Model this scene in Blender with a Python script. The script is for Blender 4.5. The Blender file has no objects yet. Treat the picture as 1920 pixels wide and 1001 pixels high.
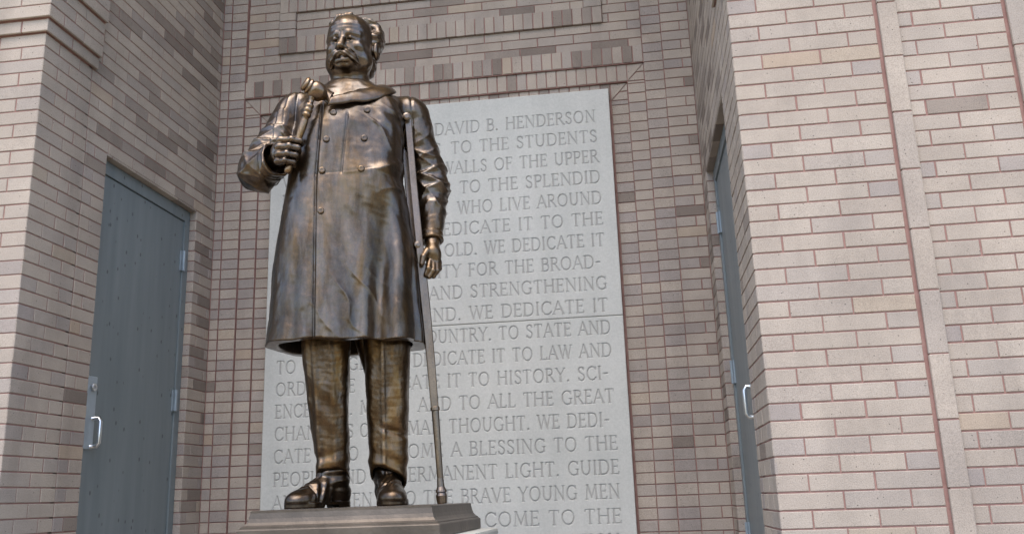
import bpy, bmesh, math, random
import numpy as np
from mathutils import Vector, Matrix

# ------------------------------------------------------------------ camera, sky, sun, exposure
SC = bpy.context.scene
COL = SC.collection
C = 0.0677                       # one brick course in metres

def link(o):
    COL.objects.link(o)
    return o

cam_d = bpy.data.cameras.new('camera')
cam = link(bpy.data.objects.new('camera', cam_d))
cam_d.sensor_width = 36.0
cam_d.lens = 1699.5 / 1920.0 * 36.0
cam_d.clip_start, cam_d.clip_end = 0.05, 2000.0
_r = Vector((0.98995005, 0.13731638, -0.03380991))
_u = Vector((0.06643347, -0.24050483, 0.96837184))
_f = Vector((-0.12484187, 0.96088586, 0.24721017))
M = Matrix((_r, _u, -_f)).transposed().to_4x4()
M.translation = Vector((2.74152, -5.54540, 0.08124))
cam.matrix_world = M
SC.camera = cam

SUN_EL, SUN_AZ = math.radians(66), math.radians(186)     # soft light through thin cloud, high and in front
world = bpy.data.worlds.new('World')
SC.world = world
world.use_nodes = True
wn = world.node_tree
sky = wn.nodes.new('ShaderNodeTexSky')
sky.sky_type = 'NISHITA'
sky.sun_disc = False
sky.sun_elevation = SUN_EL
sky.sun_rotation = SUN_AZ
sky.dust_density = 2.6
sky.air_density = 1.0
sky.ozone_density = 1.0
bg = wn.nodes['Background']
bg.inputs['Strength'].default_value = 0.14
wn.links.new(sky.outputs['Color'], bg.inputs['Color'])

sun_d = bpy.data.lights.new('sun', 'SUN')
sun_d.energy = 0.55
sun_d.angle = math.radians(50)
sun_d.color = (1.0, 0.92, 0.79)
sun = link(bpy.data.objects.new('sun', sun_d))
_sd = Vector((math.sin(SUN_AZ) * math.cos(SUN_EL), math.cos(SUN_AZ) * math.cos(SUN_EL), math.sin(SUN_EL)))
sun.rotation_euler = _sd.to_track_quat('Z', 'Y').to_euler()
sun.location = (0, 0, 20)

SC.view_settings.view_transform = 'Standard'
SC.view_settings.look = 'None'
SC.view_settings.exposure = 1.66
SC.view_settings.gamma = 1.0

# ------------------------------------------------------------------ helpers
def tag(o, label=None, cat=None, group=None, kind=None):
    if label: o['label'] = label
    if cat: o['category'] = cat
    if group: o['group'] = group
    if kind: o['kind'] = kind
    return o

def thing(name, label, cat, loc=(0, 0, 0), rz=0.0, group=None):
    o = link(bpy.data.objects.new(name, None))
    o.location = loc
    o.rotation_euler = (0, 0, rz)
    o.empty_display_size = 0.1
    return tag(o, label, cat, group)

def mesh_obj(name, verts, faces, mat, parent=None, smooth=False, attrs=None, label=None):
    me = bpy.data.meshes.new(name)
    verts = np.asarray(verts, dtype=np.float32)
    if isinstance(faces, np.ndarray):
        nq, k = faces.shape
        me.vertices.add(len(verts))
        me.vertices.foreach_set('co', verts.ravel())
        me.loops.add(nq * k)
        me.loops.foreach_set('vertex_index', faces.astype(np.int32).ravel())
        me.polygons.add(nq)
        me.polygons.foreach_set('loop_start', np.arange(0, nq * k, k, dtype=np.int32))
        me.update(calc_edges=True)
        me.validate()
    else:
        me.from_pydata([tuple(map(float, v)) for v in verts], [], faces)
    if attrs:
        for an, av in attrs.items():
            a = me.attributes.new(an, 'FLOAT', 'POINT')
            a.data.foreach_set('value', np.asarray(av, dtype=np.float32))
    if smooth:
        me.polygons.foreach_set('use_smooth', np.ones(len(me.polygons), dtype=bool))
    me.materials.append(mat)
    o = link(bpy.data.objects.new(name, me))
    if parent is not None:
        o.parent = parent
    if label: o['label'] = label
    return o

class Geo:
    """collects boxes, tubes and lathes for one mesh"""
    def __init__(s): s.v, s.f, s.a = [], [], []
    def add(s, vs, fs, a=0.0):
        n = len(s.v)
        s.v += [tuple(v) for v in vs]
        s.f += [tuple(i + n for i in f) for f in fs]
        s.a += [a] * len(vs)
    def box(s, x0, x1, y0, y1, z0, z1, bev=0.0):
        if bev <= 0:
            vs = [(x, y, z) for z in (z0, z1) for y in (y0, y1) for x in (x0, x1)]
            s.add(vs, [(0, 2, 3, 1), (4, 5, 7, 6), (0, 1, 5, 4), (2, 6, 7, 3), (0, 4, 6, 2), (1, 3, 7, 5)])
            return
        bm = bmesh.new()
        bmesh.ops.create_cube(bm, size=1.0)
        for v in bm.verts:
            v.co = Vector(((x0 + x1) / 2 + v.co.x * (x1 - x0), (y0 + y1) / 2 + v.co.y * (y1 - y0), (z0 + z1) / 2 + v.co.z * (z1 - z0)))
        bmesh.ops.bevel(bm, geom=list(bm.edges), offset=bev, segments=2, affect='EDGES', profile=0.6)
        bm.verts.index_update()
        s.add([v.co for v in bm.verts], [[v.index for v in f.verts] for f in bm.faces])
        bm.free()
    def tube(s, pts, rad, n=12, flat=1.0, cap=True):
        pts = [Vector(p) for p in pts]
        rad = rad if isinstance(rad, (list, tuple)) else [rad] * len(pts)
        vs, fs = [], []
        up = None
        for i, p in enumerate(pts):
            t = (pts[min(i + 1, len(pts) - 1)] - pts[max(i - 1, 0)]).normalized()
            if up is None:
                up = Vector((0, 0, 1)) if abs(t.z) < 0.8 else Vector((0, 1, 0))
            side = t.cross(up).normalized()
            up = side.cross(t).normalized()
            for k in range(n):
                a = 2 * math.pi * k / n
                vs.append(p + side * math.cos(a) * rad[i] + up * math.sin(a) * rad[i] * flat)
        for i in range(len(pts) - 1):
            for k in range(n):
                k2 = (k + 1) % n
                fs.append((i * n + k, i * n + k2, (i + 1) * n + k2, (i + 1) * n + k))
        if cap:
            fs.append(tuple(range(n)))
            fs.append(tuple(range((len(pts) - 1) * n, len(pts) * n))[::-1])
        s.add(vs, [f[::-1] for f in fs])
    def lathe(s, a, b, prof, n=24):
        """revolve (t along a->b in metres, radius) pairs round the axis a->b"""
        a, b = Vector(a), Vector(b)
        d = (b - a).normalized()
        e = d.orthogonal().normalized()
        g = d.cross(e)
        vs, fs = [], []
        for t, r in prof:
            for k in range(n):
                an = 2 * math.pi * k / n
                vs.append(a + d * t + (e * math.cos(an) + g * math.sin(an)) * r)
        for i in range(len(prof) - 1):
            for k in range(n):
                k2 = (k + 1) % n
                fs.append((i * n + k, i * n + k2, (i + 1) * n + k2, (i + 1) * n + k))
        fs.append(tuple(range(n))[::-1])
        fs.append(tuple(range((len(prof) - 1) * n, len(prof) * n)))
        s.add(vs, fs)
    def obj(s, name, mat, parent=None, smooth=False, label=None, attr=None):
        return mesh_obj(name, s.v, s.f, mat, parent, smooth, {attr: s.a} if attr else None, label)

# ------------------------------------------------------------------ materials
class NT:
    def __init__(s, name):
        s.m = bpy.data.materials.new(name)
        s.m.use_nodes = True
        s.t = s.m.node_tree
        s.b = s.t.nodes['Principled BSDF']
    def n(s, typ, **kw):
        o = s.t.nodes.new(typ)
        for k, v in kw.items():
            if k == 'inp':
                for a, b in v.items(): o.inputs[a].default_value = b
            else: setattr(o, k, v)
        return o
    def l(s, a, b): s.t.links.new(a, b)
    def coord(s): return s.n('ShaderNodeTexCoord').outputs['Object']
    def noise(s, vec, scale, detail=4, rough=0.55, dist=0.0):
        o = s.n('ShaderNodeTexNoise', inp={'Scale': scale, 'Detail': detail, 'Roughness': rough, 'Distortion': dist})
        if vec is not None: s.l(vec, o.inputs['Vector'])
        return o.outputs['Fac']
    def ramp(s, fac, stops, interp='LINEAR'):
        r = s.n('ShaderNodeValToRGB')
        r.color_ramp.interpolation = interp
        e = r.color_ramp.elements
        while len(e) > 1: e.remove(e[-1])
        for i, (p, c) in enumerate(stops):
            el = e[0] if i == 0 else e.new(p)
            el.position = p
            el.color = (c, c, c, 1) if isinstance(c, (int, float)) else (*c, 1)
        s.l(fac, r.inputs['Fac'])
        return r.outputs['Color']
    def mix(s, fac, a, b, mode='MIX'):
        o = s.n('ShaderNodeMix', data_type='RGBA', blend_type=mode)
        for val, idx in ((fac, 0), (a, 6), (b, 7)):
            if hasattr(val, 'is_linked'): s.l(val, o.inputs[idx])
            elif isinstance(val, (int, float)): o.inputs[idx].default_value = val if idx == 0 else (val, val, val, 1)
            else: o.inputs[idx].default_value = (*val, 1)
        return o.outputs[2]
    def math(s, op, a, b=0.0, clamp=False):
        o = s.n('ShaderNodeMath', operation=op, use_clamp=clamp)
        for i, v in enumerate((a, b)):
            if hasattr(v, 'is_linked'): s.l(v, o.inputs[i])
            else: o.inputs[i].default_value = v
        return o.outputs[0]
    def bump(s, h, strength, dist=0.01, normal=None):
        o = s.n('ShaderNodeBump', inp={'Strength': strength, 'Distance': dist})
        s.l(h, o.inputs['Height'])
        if normal is not None: s.l(normal, o.inputs['Normal'])
        return o.outputs['Normal']
    def set(s, **kw):
        for k, v in kw.items():
            i = s.b.inputs[k]
            if hasattr(v, 'is_linked'): s.l(v, i)
            elif isinstance(v, tuple) and len(v) == 3: i.default_value = (*v, 1)
            else: i.default_value = v
        return s.m

def mat_brick():
    t = NT('brick')
    co = t.coord()
    at = t.n('ShaderNodeAttribute', attribute_name='tint').outputs['Fac']
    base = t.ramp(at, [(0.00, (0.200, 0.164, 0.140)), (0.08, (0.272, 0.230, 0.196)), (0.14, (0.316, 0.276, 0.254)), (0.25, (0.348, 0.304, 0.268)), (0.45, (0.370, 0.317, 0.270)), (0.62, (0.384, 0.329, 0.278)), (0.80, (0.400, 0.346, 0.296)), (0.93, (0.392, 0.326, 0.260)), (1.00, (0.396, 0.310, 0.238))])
    big = t.noise(co, 3.0, 3)
    st = t.n('ShaderNodeMapping', inp={'Scale': (2.2, 2.2, 0.35)})
    t.l(co, st.inputs['Vector'])
    base = t.mix(0.5, base, t.ramp(t.noise(st.outputs['Vector'], 1.6, 6, 0.65), [(0.32, 0.70), (0.5, 1.0), (0.7, 1.08)]), 'MULTIPLY')
    c1 = t.mix(0.35, base, t.ramp(big, [(0.3, (0.62, 0.60, 0.58)), (0.7, (1.25, 1.22, 1.18))]), 'MULTIPLY')
    sp = t.noise(co, 260.0, 2, 0.7)
    c2 = t.mix(0.5, c1, t.ramp(sp, [(0.32, 0.45), (0.5, 1.0), (0.7, 1.3)]), 'MULTIPLY')
    vo = t.n('ShaderNodeTexVoronoi', inp={'Scale': 42.0})
    t.l(co, vo.inputs['Vector'])
    dots = t.ramp(vo.outputs['Distance'], [(0.07, 0.25), (0.12, 1.0)])
    pick = t.ramp(t.noise(co, 31.0, 1), [(0.50, 0.0), (0.55, 1.0)])
    c3 = t.mix(pick, c2, t.mix(1.0, c2, dots, 'MULTIPLY'))
    t.set(**{'Base Color': c3, 'Roughness': 0.85, 'Specular IOR Level': 0.25})
    h = t.math('ADD', t.noise(co, 180.0, 3, 0.7), t.math('MULTIPLY', t.noise(co, 30.0, 3), 1.5))
    t.set(Normal=t.bump(h, 0.35, 0.003))
    return t.m

def mat_mortar():
    t = NT('mortar')
    co = t.coord()
    n = t.noise(co, 14.0, 5, 0.65)
    c = t.ramp(n, [(0.3, (0.245, 0.140, 0.120)), (0.55, (0.305, 0.182, 0.158)), (0.75, (0.345, 0.225, 0.190))])
    t.set(**{'Base Color': c, 'Roughness': 0.95, 'Specular IOR Level': 0.1, 'Normal': t.bump(t.noise(co, 220.0, 3), 0.5, 0.003)})
    return t.m

def mat_limestone():
    t = NT('limestone')
    co = t.coord()
    g = t.n('ShaderNodeAttribute', attribute_name='groove').outputs['Fac']
    n = t.noise(co, 2.2, 6, 0.6)
    c = t.ramp(n, [(0.3, (0.45, 0.454, 0.43)), (0.55, (0.50, 0.50, 0.472)), (0.75, (0.535, 0.53, 0.50))])
    f = t.noise(co, 90.0, 3, 0.7)
    c = t.mix(0.35, c, t.ramp(f, [(0.3, 0.75), (0.65, 1.12)]), 'MULTIPLY')
    st = t.n('ShaderNodeMapping', inp={'Scale': (5.0, 5.0, 0.5)})
    t.l(co, st.inputs['Vector'])
    c = t.mix(0.3, c, t.ramp(t.noise(st.outputs['Vector'], 1.5, 5, 0.6), [(0.35, 0.82), (0.6, 1.05)]), 'MULTIPLY')
    c = t.mix(t.math('MULTIPLY', g, 0.5), c, (0.20, 0.19, 0.18))      # groove shade painted in, along with settled dirt, in the cut letters
    t.set(**{'Base Color': c, 'Roughness': 0.8, 'Specular IOR Level': 0.3, 'Normal': t.bump(f, 0.12, 0.002)})
    return t.m

def mat_bronze(name='bronze', dark=1.0, gold=0.5, rough=0.27, fine=1.0, wlo=0.05, whi=0.8):
    t = NT(name)
    co = t.coord()
    dr = t.n('ShaderNodeMapping', inp={'Scale': (1.0, 1.0, 0.28)})      # patina runs down the figure
    t.l(co, dr.inputs['Vector'])
    dv = dr.outputs['Vector']
    n1 = t.noise(dv, 5.0, 6, 0.62, 0.4)
    c = t.ramp(n1, [(0.25, (0.080 * dark, 0.046 * dark, 0.022 * dark)), (0.45, (0.140 * dark, 0.084 * dark, 0.040 * dark)),
                    (0.60, (0.190 * dark, 0.118 * dark, 0.060 * dark)), (0.78, (0.25 * dark, 0.165 * dark, 0.092 * dark))])
    n2 = t.noise(dv, 26.0, 5, 0.7, 0.4)
    c = t.mix(0.55, c, t.ramp(n2, [(0.3, 0.5), (0.5, 1.0), (0.72, 1.45)]), 'MULTIPLY')
    n4 = t.noise(co, 75.0, 4, 0.75, 2.0)
    c = t.mix(0.6, c, t.ramp(n4, [(0.3, 0.45), (0.5, 1.0), (0.68, 1.7)]), 'MULTIPLY')
    n3 = t.noise(dv, 10.0, 4, 0.6)
    c = t.mix(t.ramp(n3, [(0.50, 0.0), (0.72, gold)]), c, (0.40 * dark, 0.225 * dark, 0.070 * dark))
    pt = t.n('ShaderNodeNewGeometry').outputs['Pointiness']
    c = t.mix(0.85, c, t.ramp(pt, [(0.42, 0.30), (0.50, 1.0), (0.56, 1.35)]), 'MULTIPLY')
    r = t.ramp(n2, [(0.25, rough + 0.14), (0.75, rough - 0.05)])
    rg = t.n('ShaderNodeRGBToBW')
    t.l(r, rg.inputs[0])
    wx = t.n('ShaderNodeRGBToBW')
    t.l(t.ramp(t.noise(dv, 13.0, 6, 0.65, 0.6), [(0.38, wlo), (0.62, whi)]), wx.inputs[0])
    wax = wx.outputs[0]
    w = t.n('ShaderNodeMapping', inp={'Scale': (1.0, 1.0, 0.42)})
    t.l(co, w.inputs['Vector'])
    h1 = t.noise(w.outputs['Vector'], 22.0, 3, 0.55, 1.0)
    h2 = t.noise(w.outputs['Vector'], 95.0, 3, 0.6, 0.8)
    h = t.math('ADD', t.math('MULTIPLY', h1, 0.6), t.math('ADD', t.math('MULTIPLY', h2, 0.26), t.math('MULTIPLY', t.noise(co, 210.0, 2, 0.6, 1.5), 0.10)))
    t.set(**{'Base Color': c, 'Metallic': 0.95, 'Roughness': rg.outputs[0], 'Coat Weight': wax, 'Coat Roughness': 0.24, 'Coat IOR': 1.85,
             'Normal': t.bump(h, 0.24 * fine, 0.010)})
    return t.m

def mat_paint():
    t = NT('door_paint')
    co = t.coord()
    st = t.n('ShaderNodeMapping', inp={'Scale': (6.0, 6.0, 0.5)})
    t.l(co, st.inputs['Vector'])
    n = t.noise(st.outputs['Vector'], 2.0, 5, 0.6)
    c = t.ramp(n, [(0.3, (0.135, 0.163, 0.175)), (0.6, (0.168, 0.196, 0.206)), (0.8, (0.205, 0.23, 0.238))])
    vo = t.n('ShaderNodeTexVoronoi', inp={'Scale': 17.0})
    mp = t.n('ShaderNodeMapping', inp={'Scale': (1.0, 1.0, 0.62)})
    t.l(co, mp.inputs['Vector'])
    t.l(mp.outputs['Vector'], vo.inputs['Vector'])
    pick = t.ramp(t.noise(co, 6.0, 2), [(0.36, 0.0), (0.42, 1.0)])
    spot = t.math('MULTIPLY', t.ramp(vo.outputs['Distance'], [(0.09, 1.0), (0.15, 0.0)]), pick)
    c = t.mix(t.math('MULTIPLY', spot, 0.7), c, (0.03, 0.033, 0.036))
    t.set(**{'Base Color': c, 'Roughness': 0.42, 'Specular IOR Level': 0.45, 'Normal': t.bump(t.noise(co, 60.0, 3), 0.06, 0.003)})
    return t.m

def mat_simple(name, col, rough=0.6, metal=0.0, var=0.25, scale=12.0, bump=0.1):
    t = NT(name)
    co = t.coord()
    n = t.noise(co, scale, 5, 0.6)
    c = t.mix(var, col, t.ramp(n, [(0.3, 0.5), (0.7, 1.4)]), 'MULTIPLY')
    t.set(**{'Base Color': c, 'Roughness': rough, 'Metallic': metal, 'Normal': t.bump(t.noise(co, scale * 8, 3), bump, 0.004)})
    return t.m

BRICK, MORTAR, STONE = mat_brick(), mat_mortar(), mat_limestone()
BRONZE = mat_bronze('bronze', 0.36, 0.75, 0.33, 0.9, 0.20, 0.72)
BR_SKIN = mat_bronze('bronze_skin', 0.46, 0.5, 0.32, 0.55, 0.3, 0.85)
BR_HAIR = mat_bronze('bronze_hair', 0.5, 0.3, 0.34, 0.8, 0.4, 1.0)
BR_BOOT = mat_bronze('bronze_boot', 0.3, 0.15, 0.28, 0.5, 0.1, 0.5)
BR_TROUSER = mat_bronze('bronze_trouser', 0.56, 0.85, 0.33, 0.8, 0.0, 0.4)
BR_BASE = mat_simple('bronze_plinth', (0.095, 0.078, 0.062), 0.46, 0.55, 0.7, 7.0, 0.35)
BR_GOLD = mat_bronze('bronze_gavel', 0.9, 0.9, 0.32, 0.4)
PAINT = mat_paint()
STEEL = mat_simple('brushed_steel', (0.62, 0.64, 0.66), 0.3, 1.0, 0.1, 20, 0.03)
HINGE = mat_simple('hinge_metal', (0.27, 0.32, 0.36), 0.4, 0.3, 0.2, 20, 0.03)
CONCRETE = mat_simple('concrete', (0.20, 0.185, 0.165), 0.9, 0.0, 0.3, 2.0, 0.2)
PALE_STONE = mat_simple('pale_stone', (0.42, 0.42, 0.385), 0.85, 0.0, 0.3, 6.0, 0.2)
CEIL = mat_simple('painted_soffit', (0.80, 0.68, 0.46), 0.9, 0.0, 0.15, 3.0, 0.1)

# ------------------------------------------------------------------ ground
def ground():
    g = Geo()
    g.v = [(-400, -400, -1.55), (400, -400, -1.55), (400, 400, -1.55), (-400, 400, -1.55)]
    g.f = [(0, 1, 2, 3)]; g.a = [0] * 4
    tag(g.obj('ground', mat_simple('lawn_ground', (0.06, 0.075, 0.03), 0.95, 0.0, 0.4, 1.5, 0.3)), kind='structure')
    q = Geo()
    q.v = [(-30, -13.0, -1.546), (34, -13.0, -1.546), (34, 1.0, -1.546), (-30, 1.0, -1.546)]
    q.f = [(0, 1, 2, 3)]; q.a = [0] * 4
    tag(q.obj('plaza_paving', mat_simple('warm_paving', (0.40, 0.32, 0.20), 0.9, 0.0, 0.3, 2.0, 0.2)), kind='structure')
    p = Geo()
    p.box(-3.0, 6.5, -2.9, 0.6, -1.5, -5.5 * C - 0.004, 0.01)
    for i in range(6):
        p.box(-1.5, 5.0, -2.9 - 0.32 * (i + 1), -2.9 - 0.32 * i - 0.003, -1.5, -5.5 * C - 0.165 * (i + 1), 0.01)
    tag(p.obj('porch_steps', CONCRETE), kind='structure')
ground()

# ------------------------------------------------------------------ brick work
rng = random.Random(7)
J = 0.095                        # joint width in courses
L = 3.6                          # brick length in courses

class Bricks:
    def __init__(s, brown=0.02): s.v, s.f, s.a, s.brown = [], [], [], brown      # brown: share of dark fired bricks, raised in the recess partly as painted shade
    def face(s, O, U, V, N, items):
        """bricks on a wall face: items are (u0,u1,v0,v1) in courses, already without their joints"""
        O, U, V, N = (np.array(q, float) for q in (O, U, V, N))
        flip = np.dot(np.cross(U, V), N) < 0
        for (u0, u1, v0, v1) in items:
            if u1 - u0 < 0.12: continue
            d = rng.uniform(-0.008, 0.010)
            tl = [rng.uniform(-0.006, 0.006) for _ in range(4)]
            e = 0.030
            j = [rng.uniform(-0.017, 0.017) for _ in range(4)]
            uu, vv = (u0 + j[0], u1 + j[1]), (v0 + j[2] * 0.7, v1 + j[3] * 0.7)
            n = len(s.v)
            cs = [(0, 0), (1, 0), (1, 1), (0, 1)]
            for (a, b), k in zip(cs, range(4)):
                s.v.append(O + U * uu[a] + V * vv[b] - N * 0.16)
            for (a, b), k in zip(cs, range(4)):
                s.v.append(O + U * uu[a] + V * vv[b] + N * (d - 0.028))
            for (a, b), k in zip(cs, range(4)):
                s.v.append(O + U * (uu[a] + (e if a == 0 else -e)) + V * (vv[b] + (e if b == 0 else -e)) + N * (d + tl[k]))
            fs = [(8, 9, 10, 11)] + [(q + k, q + (k + 1) % 4, q + 4 + (k + 1) % 4, q + 4 + k) for q in (0, 4) for k in range(4)]
            for f in fs:
                f = f[::-1] if flip else f
                s.f.append(tuple(n + i for i in f))
            x = rng.random()
            t = rng.random()
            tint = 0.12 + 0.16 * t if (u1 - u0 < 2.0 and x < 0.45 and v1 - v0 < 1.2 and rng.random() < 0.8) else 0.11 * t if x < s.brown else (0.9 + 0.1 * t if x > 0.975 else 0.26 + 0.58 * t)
            s.a += [tint] * 12
    def wedge(s, O, U, V, N, pts):
        """a cut brick with a polygonal face"""
        O, U, V, N = (np.array(q, float) for q in (O, U, V, N))
        c = np.mean(np.array(pts), 0)
        n, m = len(s.v), len(pts)
        for ins, d in ((0.055, -0.16), (0.055, -0.02), (0.08, 0.004)):
            for p in pts:
                w = c - np.array(p)
                q = np.array(p) + w / np.hypot(*w) * ins * 1.6
                s.v.append(O + U * q[0] + V * q[1] + N * d)
        fl = np.dot(np.cross(U, V), N) < 0
        fs = [tuple(2 * m + i for i in range(m))] + [(r * m + i, r * m + (i + 1) % m, (r + 1) * m + (i + 1) % m, (r + 1) * m + i) for r in (0, 1) for i in range(m)]
        s.f += [tuple(n + i for i in (f[::-1] if fl else f)) for f in fs]
        s.a += [rng.uniform(0.3, 0.8)] * (3 * m)
    def obj(s, name, parent, mortar, label=None):
        """bricks and the mortar behind them as one mesh"""
        n = len(s.v)
        v = [tuple(q) for q in np.array(s.v) * C] + list(mortar.v)
        f = list(s.f) + [tuple(i + n for i in q) for q in mortar.f]
        o = mesh_obj(name, v, f, BRICK, parent, False, {'tint': s.a + [0.0] * len(mortar.v)}, label)
        o.data.materials.append(MORTAR)
        mi = np.zeros(len(o.data.polygons), dtype=np.int32)
        mi[len(s.f):] = 1
        o.data.polygons.foreach_set('material_index', mi)
        return o

def rows(u0, u1, v0, v1, joints, outer=(False, False), hole=None):
    """running rows of height 1 between v0 and v1; joints(row) gives the head joints"""
    out = []
    h = J / 2
    for v in range(int(v0), int(v1)):
        js = [u0] + [q for q in sorted(joints(v)) if u0 + 0.3 < q < u1 - 0.3] + [u1]
        for a, b in zip(js[:-1], js[1:]):
            lo = a + (0.02 if (a == u0 and outer[0]) else h)
            hi = b - (0.02 if (b == u1 and outer[1]) else h)
            if hole and v + 0.5 < hole[2] and v + 0.5 > hole[3]:
                if lo >= hole[0] and hi <= hole[1]: continue
                if lo < hole[0] < hi: 
                    if hi > hole[1]: out.append((hole[1] + 0.02, hi, v + h, v + 1 - h))
                    hi = hole[0] - 0.02
                elif lo < hole[1] < hi: lo = hole[1] + 0.02
            if hi - lo > 0.15: out.append((lo, hi, v + h, v + 1 - h))
    return out

def running(start, length=L, shift=0.5):
    def j(row):
        o = start + (shift * length if row % 2 else 0.0)
        k0 = -60
        return [o + length * k for k in range(k0, 61)]
    return j

def rowlocks(u0, u1, v0, v1, w=1.0, outer=(False, False)):
    n = max(1, round((u1 - u0) / w))
    s = (u1 - u0) / n
    return [(u0 + s * i + J / 2, u0 + s * (i + 1) - J / 2, v0 + J / 2, v1 - 0.02) for i in range(n)]

X, Y, Z = (1, 0, 0), (0, 1, 0), (0, 0, 1)
NX, NY, NZ = (-1, 0, 0), (0, -1, 0), (0, 0, -1)
W = 48.1                        # alcove width
PF = -27.5                       # front face of the piers
D0, D1, DT = 18.85, 3.67, 28.85  # door opening: distance from the back wall, top
REC = 0.75                       # depth of the door reveal
TOP = 88                         # alcove ceiling
BT = 87                          # highest modelled brick course inside the alcove
FL = -5.5

building = thing('brick_building', 'tan brick building with pink mortar, a deep open alcove and two steel doors', 'building')

def slab(g, x0, x1, y0, y1, z0, z1):
    g.box(x0 * C, x1 * C, y0 * C, y1 * C, z0 * C, z1 * C)

# --- back wall: nested frames stepping inwards round the tablet
def back_wall():
    b, m = Bricks(0.14), Geo()  # extra dark bricks, partly putting the recess shade into the colour
    MR = 0.075                   # mortar sits this far behind the brick faces
    zb = -6
    XL = (0.0, 0.85, 2.55, 4.2, 5.9)
    XR = (W, 45.4, 43.5, 41.8, 40.1)
    DP = (0.0, 0.14, 0.45, 0.72)         # depth of outer strip, first, second and third frame
    ZR = (None, 43.95, 42.1, 40.3, 38.5)
    def face(u0, u1, v0, v1, dep, items):
        b.face((0, dep, 0), X, Z, NY, items)
    # backing mortar slabs, one per depth
    def back(x0, x1, z0, z1, dep): slab(m, x0, x1, dep + MR, 3.0 + dep * 0.1, z0, z1)
    back(-0.5, XL[1], zb, TOP, DP[0]); back(XR[1], W + 0.5, zb, TOP, DP[0])
    back(XL[1], XL[2], zb, TOP, DP[1]); back(XR[2], XR[1], zb, TOP, DP[1])
    back(XL[2], XL[3], zb, ZR[2], DP[2]); back(XR[3], XR[2], zb, ZR[2], DP[2])
    back(XL[3], XR[3], zb, ZR[3], DP[3])
    back(XL[2], XR[2], ZR[2], ZR[1], 0.22)
    back(XL[3], XR[3], ZR[3], ZR[2], DP[2])
    # outer strips
    face(0, 0, 0, 0, DP[0], rows(0.0, XL[1], zb, BT, lambda r: [], (False, True)))
    face(0, 0, 0, 0, DP[0], rows(XR[1], W, zb, BT, lambda r: [XR[1] + 1.8] if r % 2 else [], (True, False)))
    for k, dep in ((1, DP[1]), (2, DP[2]), (3, DP[3])):
        zt = BT if k == 1 else (40 if k == 2 else 38)
        face(0, 0, 0, 0, dep, rows(XL[k], XL[k + 1], zb, zt, lambda r: [], (False, k < 3)))
        face(0, 0, 0, 0, dep, rows(XR[k + 1], XR[k], zb, zt, lambda r: [], (k < 3, False)))
    # returns of the frames (end faces of the bricks)
    # rowlock courses over the tablet
    for (z0, z1, x0, x1, dep) in ((ZR[2], ZR[1], XL[2], XR[2], 0.22), (ZR[3], ZR[2], XL[3], XR[3], DP[2]), (ZR[4], ZR[3], XL[4], XR[4], DP[3])):
        face(0, 0, 0, 0, dep, rowlocks(max(x0, XL[2] + 0.02), min(x1, XR[2] - 0.02), z0 + 0.03, z1))
    for k, zc in ((2, 40), (3, 38)):
        for x0, x1 in ((XL[k], XL[k + 1]), (XR[k], XR[k + 1])):       # outer edge, inner edge of the strip
            z0, z1 = ZR[k + 1], ZR[k]
            lo, hi = min(x0, x1), max(x0, x1)
            b.wedge((0, DP[k], 0), X, Z, NY, [(x1, z0), (x0, z1), (x1, z1)])
            zm = z0 + (z1 - z0) * 0.5
            b.wedge((0, DP[k], 0), X, Z, NY, [(x0, z0), (x0, zm), ((x0 + x1) / 2, zm), (x1, z0)])
            b.wedge((0, DP[k], 0), X, Z, NY, [(x0, zm), (x0, z1), ((x0 + x1) / 2, zm)])
            face(0, 0, 0, 0, DP[k], [(lo + J / 2, hi - J / 2, zc + J / 2, z0 - J / 2)])
    # field above
    FD = 0.62
    F0, F1, FB, FI, FTI, FTO = 6.0, 39.75, 46.92, 48.7, 51.6, 53.4     # raised frame: outer x, bottom, inner bottom, inner top, outer top
    back(XL[2], XR[2], ZR[1], TOP, FD)
    def fjoin(r):
        o = 2.55 + (1.8 if r % 2 else 0)
        return [o + L * k for k in range(14)]
    z = ZR[1]
    while z < BT - 1:
        js = [XL[2]] + [q for q in fjoin(int(round(z - ZR[1]))) if XL[2] + .3 < q < XR[2] - .3] + [XR[2]]
        out = []
        for a, c in zip(js[:-1], js[1:]):
            lo, hi = a + J / 2, c - J / 2
            if FB - 0.7 < z < FTO - 0.3:
                segs = []
                if lo < F0: segs.append((lo, min(hi, F0 - 0.03)))
                if hi > F1: segs.append((max(lo, F1 + 0.03), hi))
                out += [(p, q, z + J / 2, z + 1 - J / 2) for p, q in segs if q - p > 0.2]
            else: out.append((lo, hi, z + J / 2, z + 1 - J / 2))
        face(0, 0, 0, 0, FD, out)
        z += 1
    for k in range(3):
        z0, zh = FI + (FTI - FI) / 3 * k, (FTI - FI) / 3
        js = [F0 + 1.8] + [F0 + 1.8 + (1.8 if k % 2 else 3.6) + L * i for i in range(8)] + [F1 - 1.8]
        face(0, 0, 0, 0, FD, [(p + J / 2, q - J / 2, z0 + J / 2, z0 + zh - J / 2) for p, q in zip(js[:-1], js[1:]) if q - p > 0.3])
    # raised frame of rowlocks
    P = 0.34
    def fr(x0, x1, z0, z1): slab(m, x0 + MR, x1 - MR, P + MR, FD + 0.3, z0 + MR, z1)
    fr(F0, F1, FB, FI); fr(F0, F1, FTI, FTO); fr(F0, F0 + 1.8, FI, FTI); fr(F1 - 1.8, F1, FI, FTI)
    for z0, z1 in ((FB, FI), (FTI, FTO)):
        its = [(u0, u1, v0 - 0.05, v1) for (u0, u1, v0, v1) in rowlocks(F0, F1, z0, z1)]
        face(0, 0, 0, 0, P, its)
        # undersides of the projecting rowlocks
        b.face((0, P, z0), X, Y, NZ, [(u0, u1, 0.03, FD - P) for (u0, u1, _, _) in its])
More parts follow.
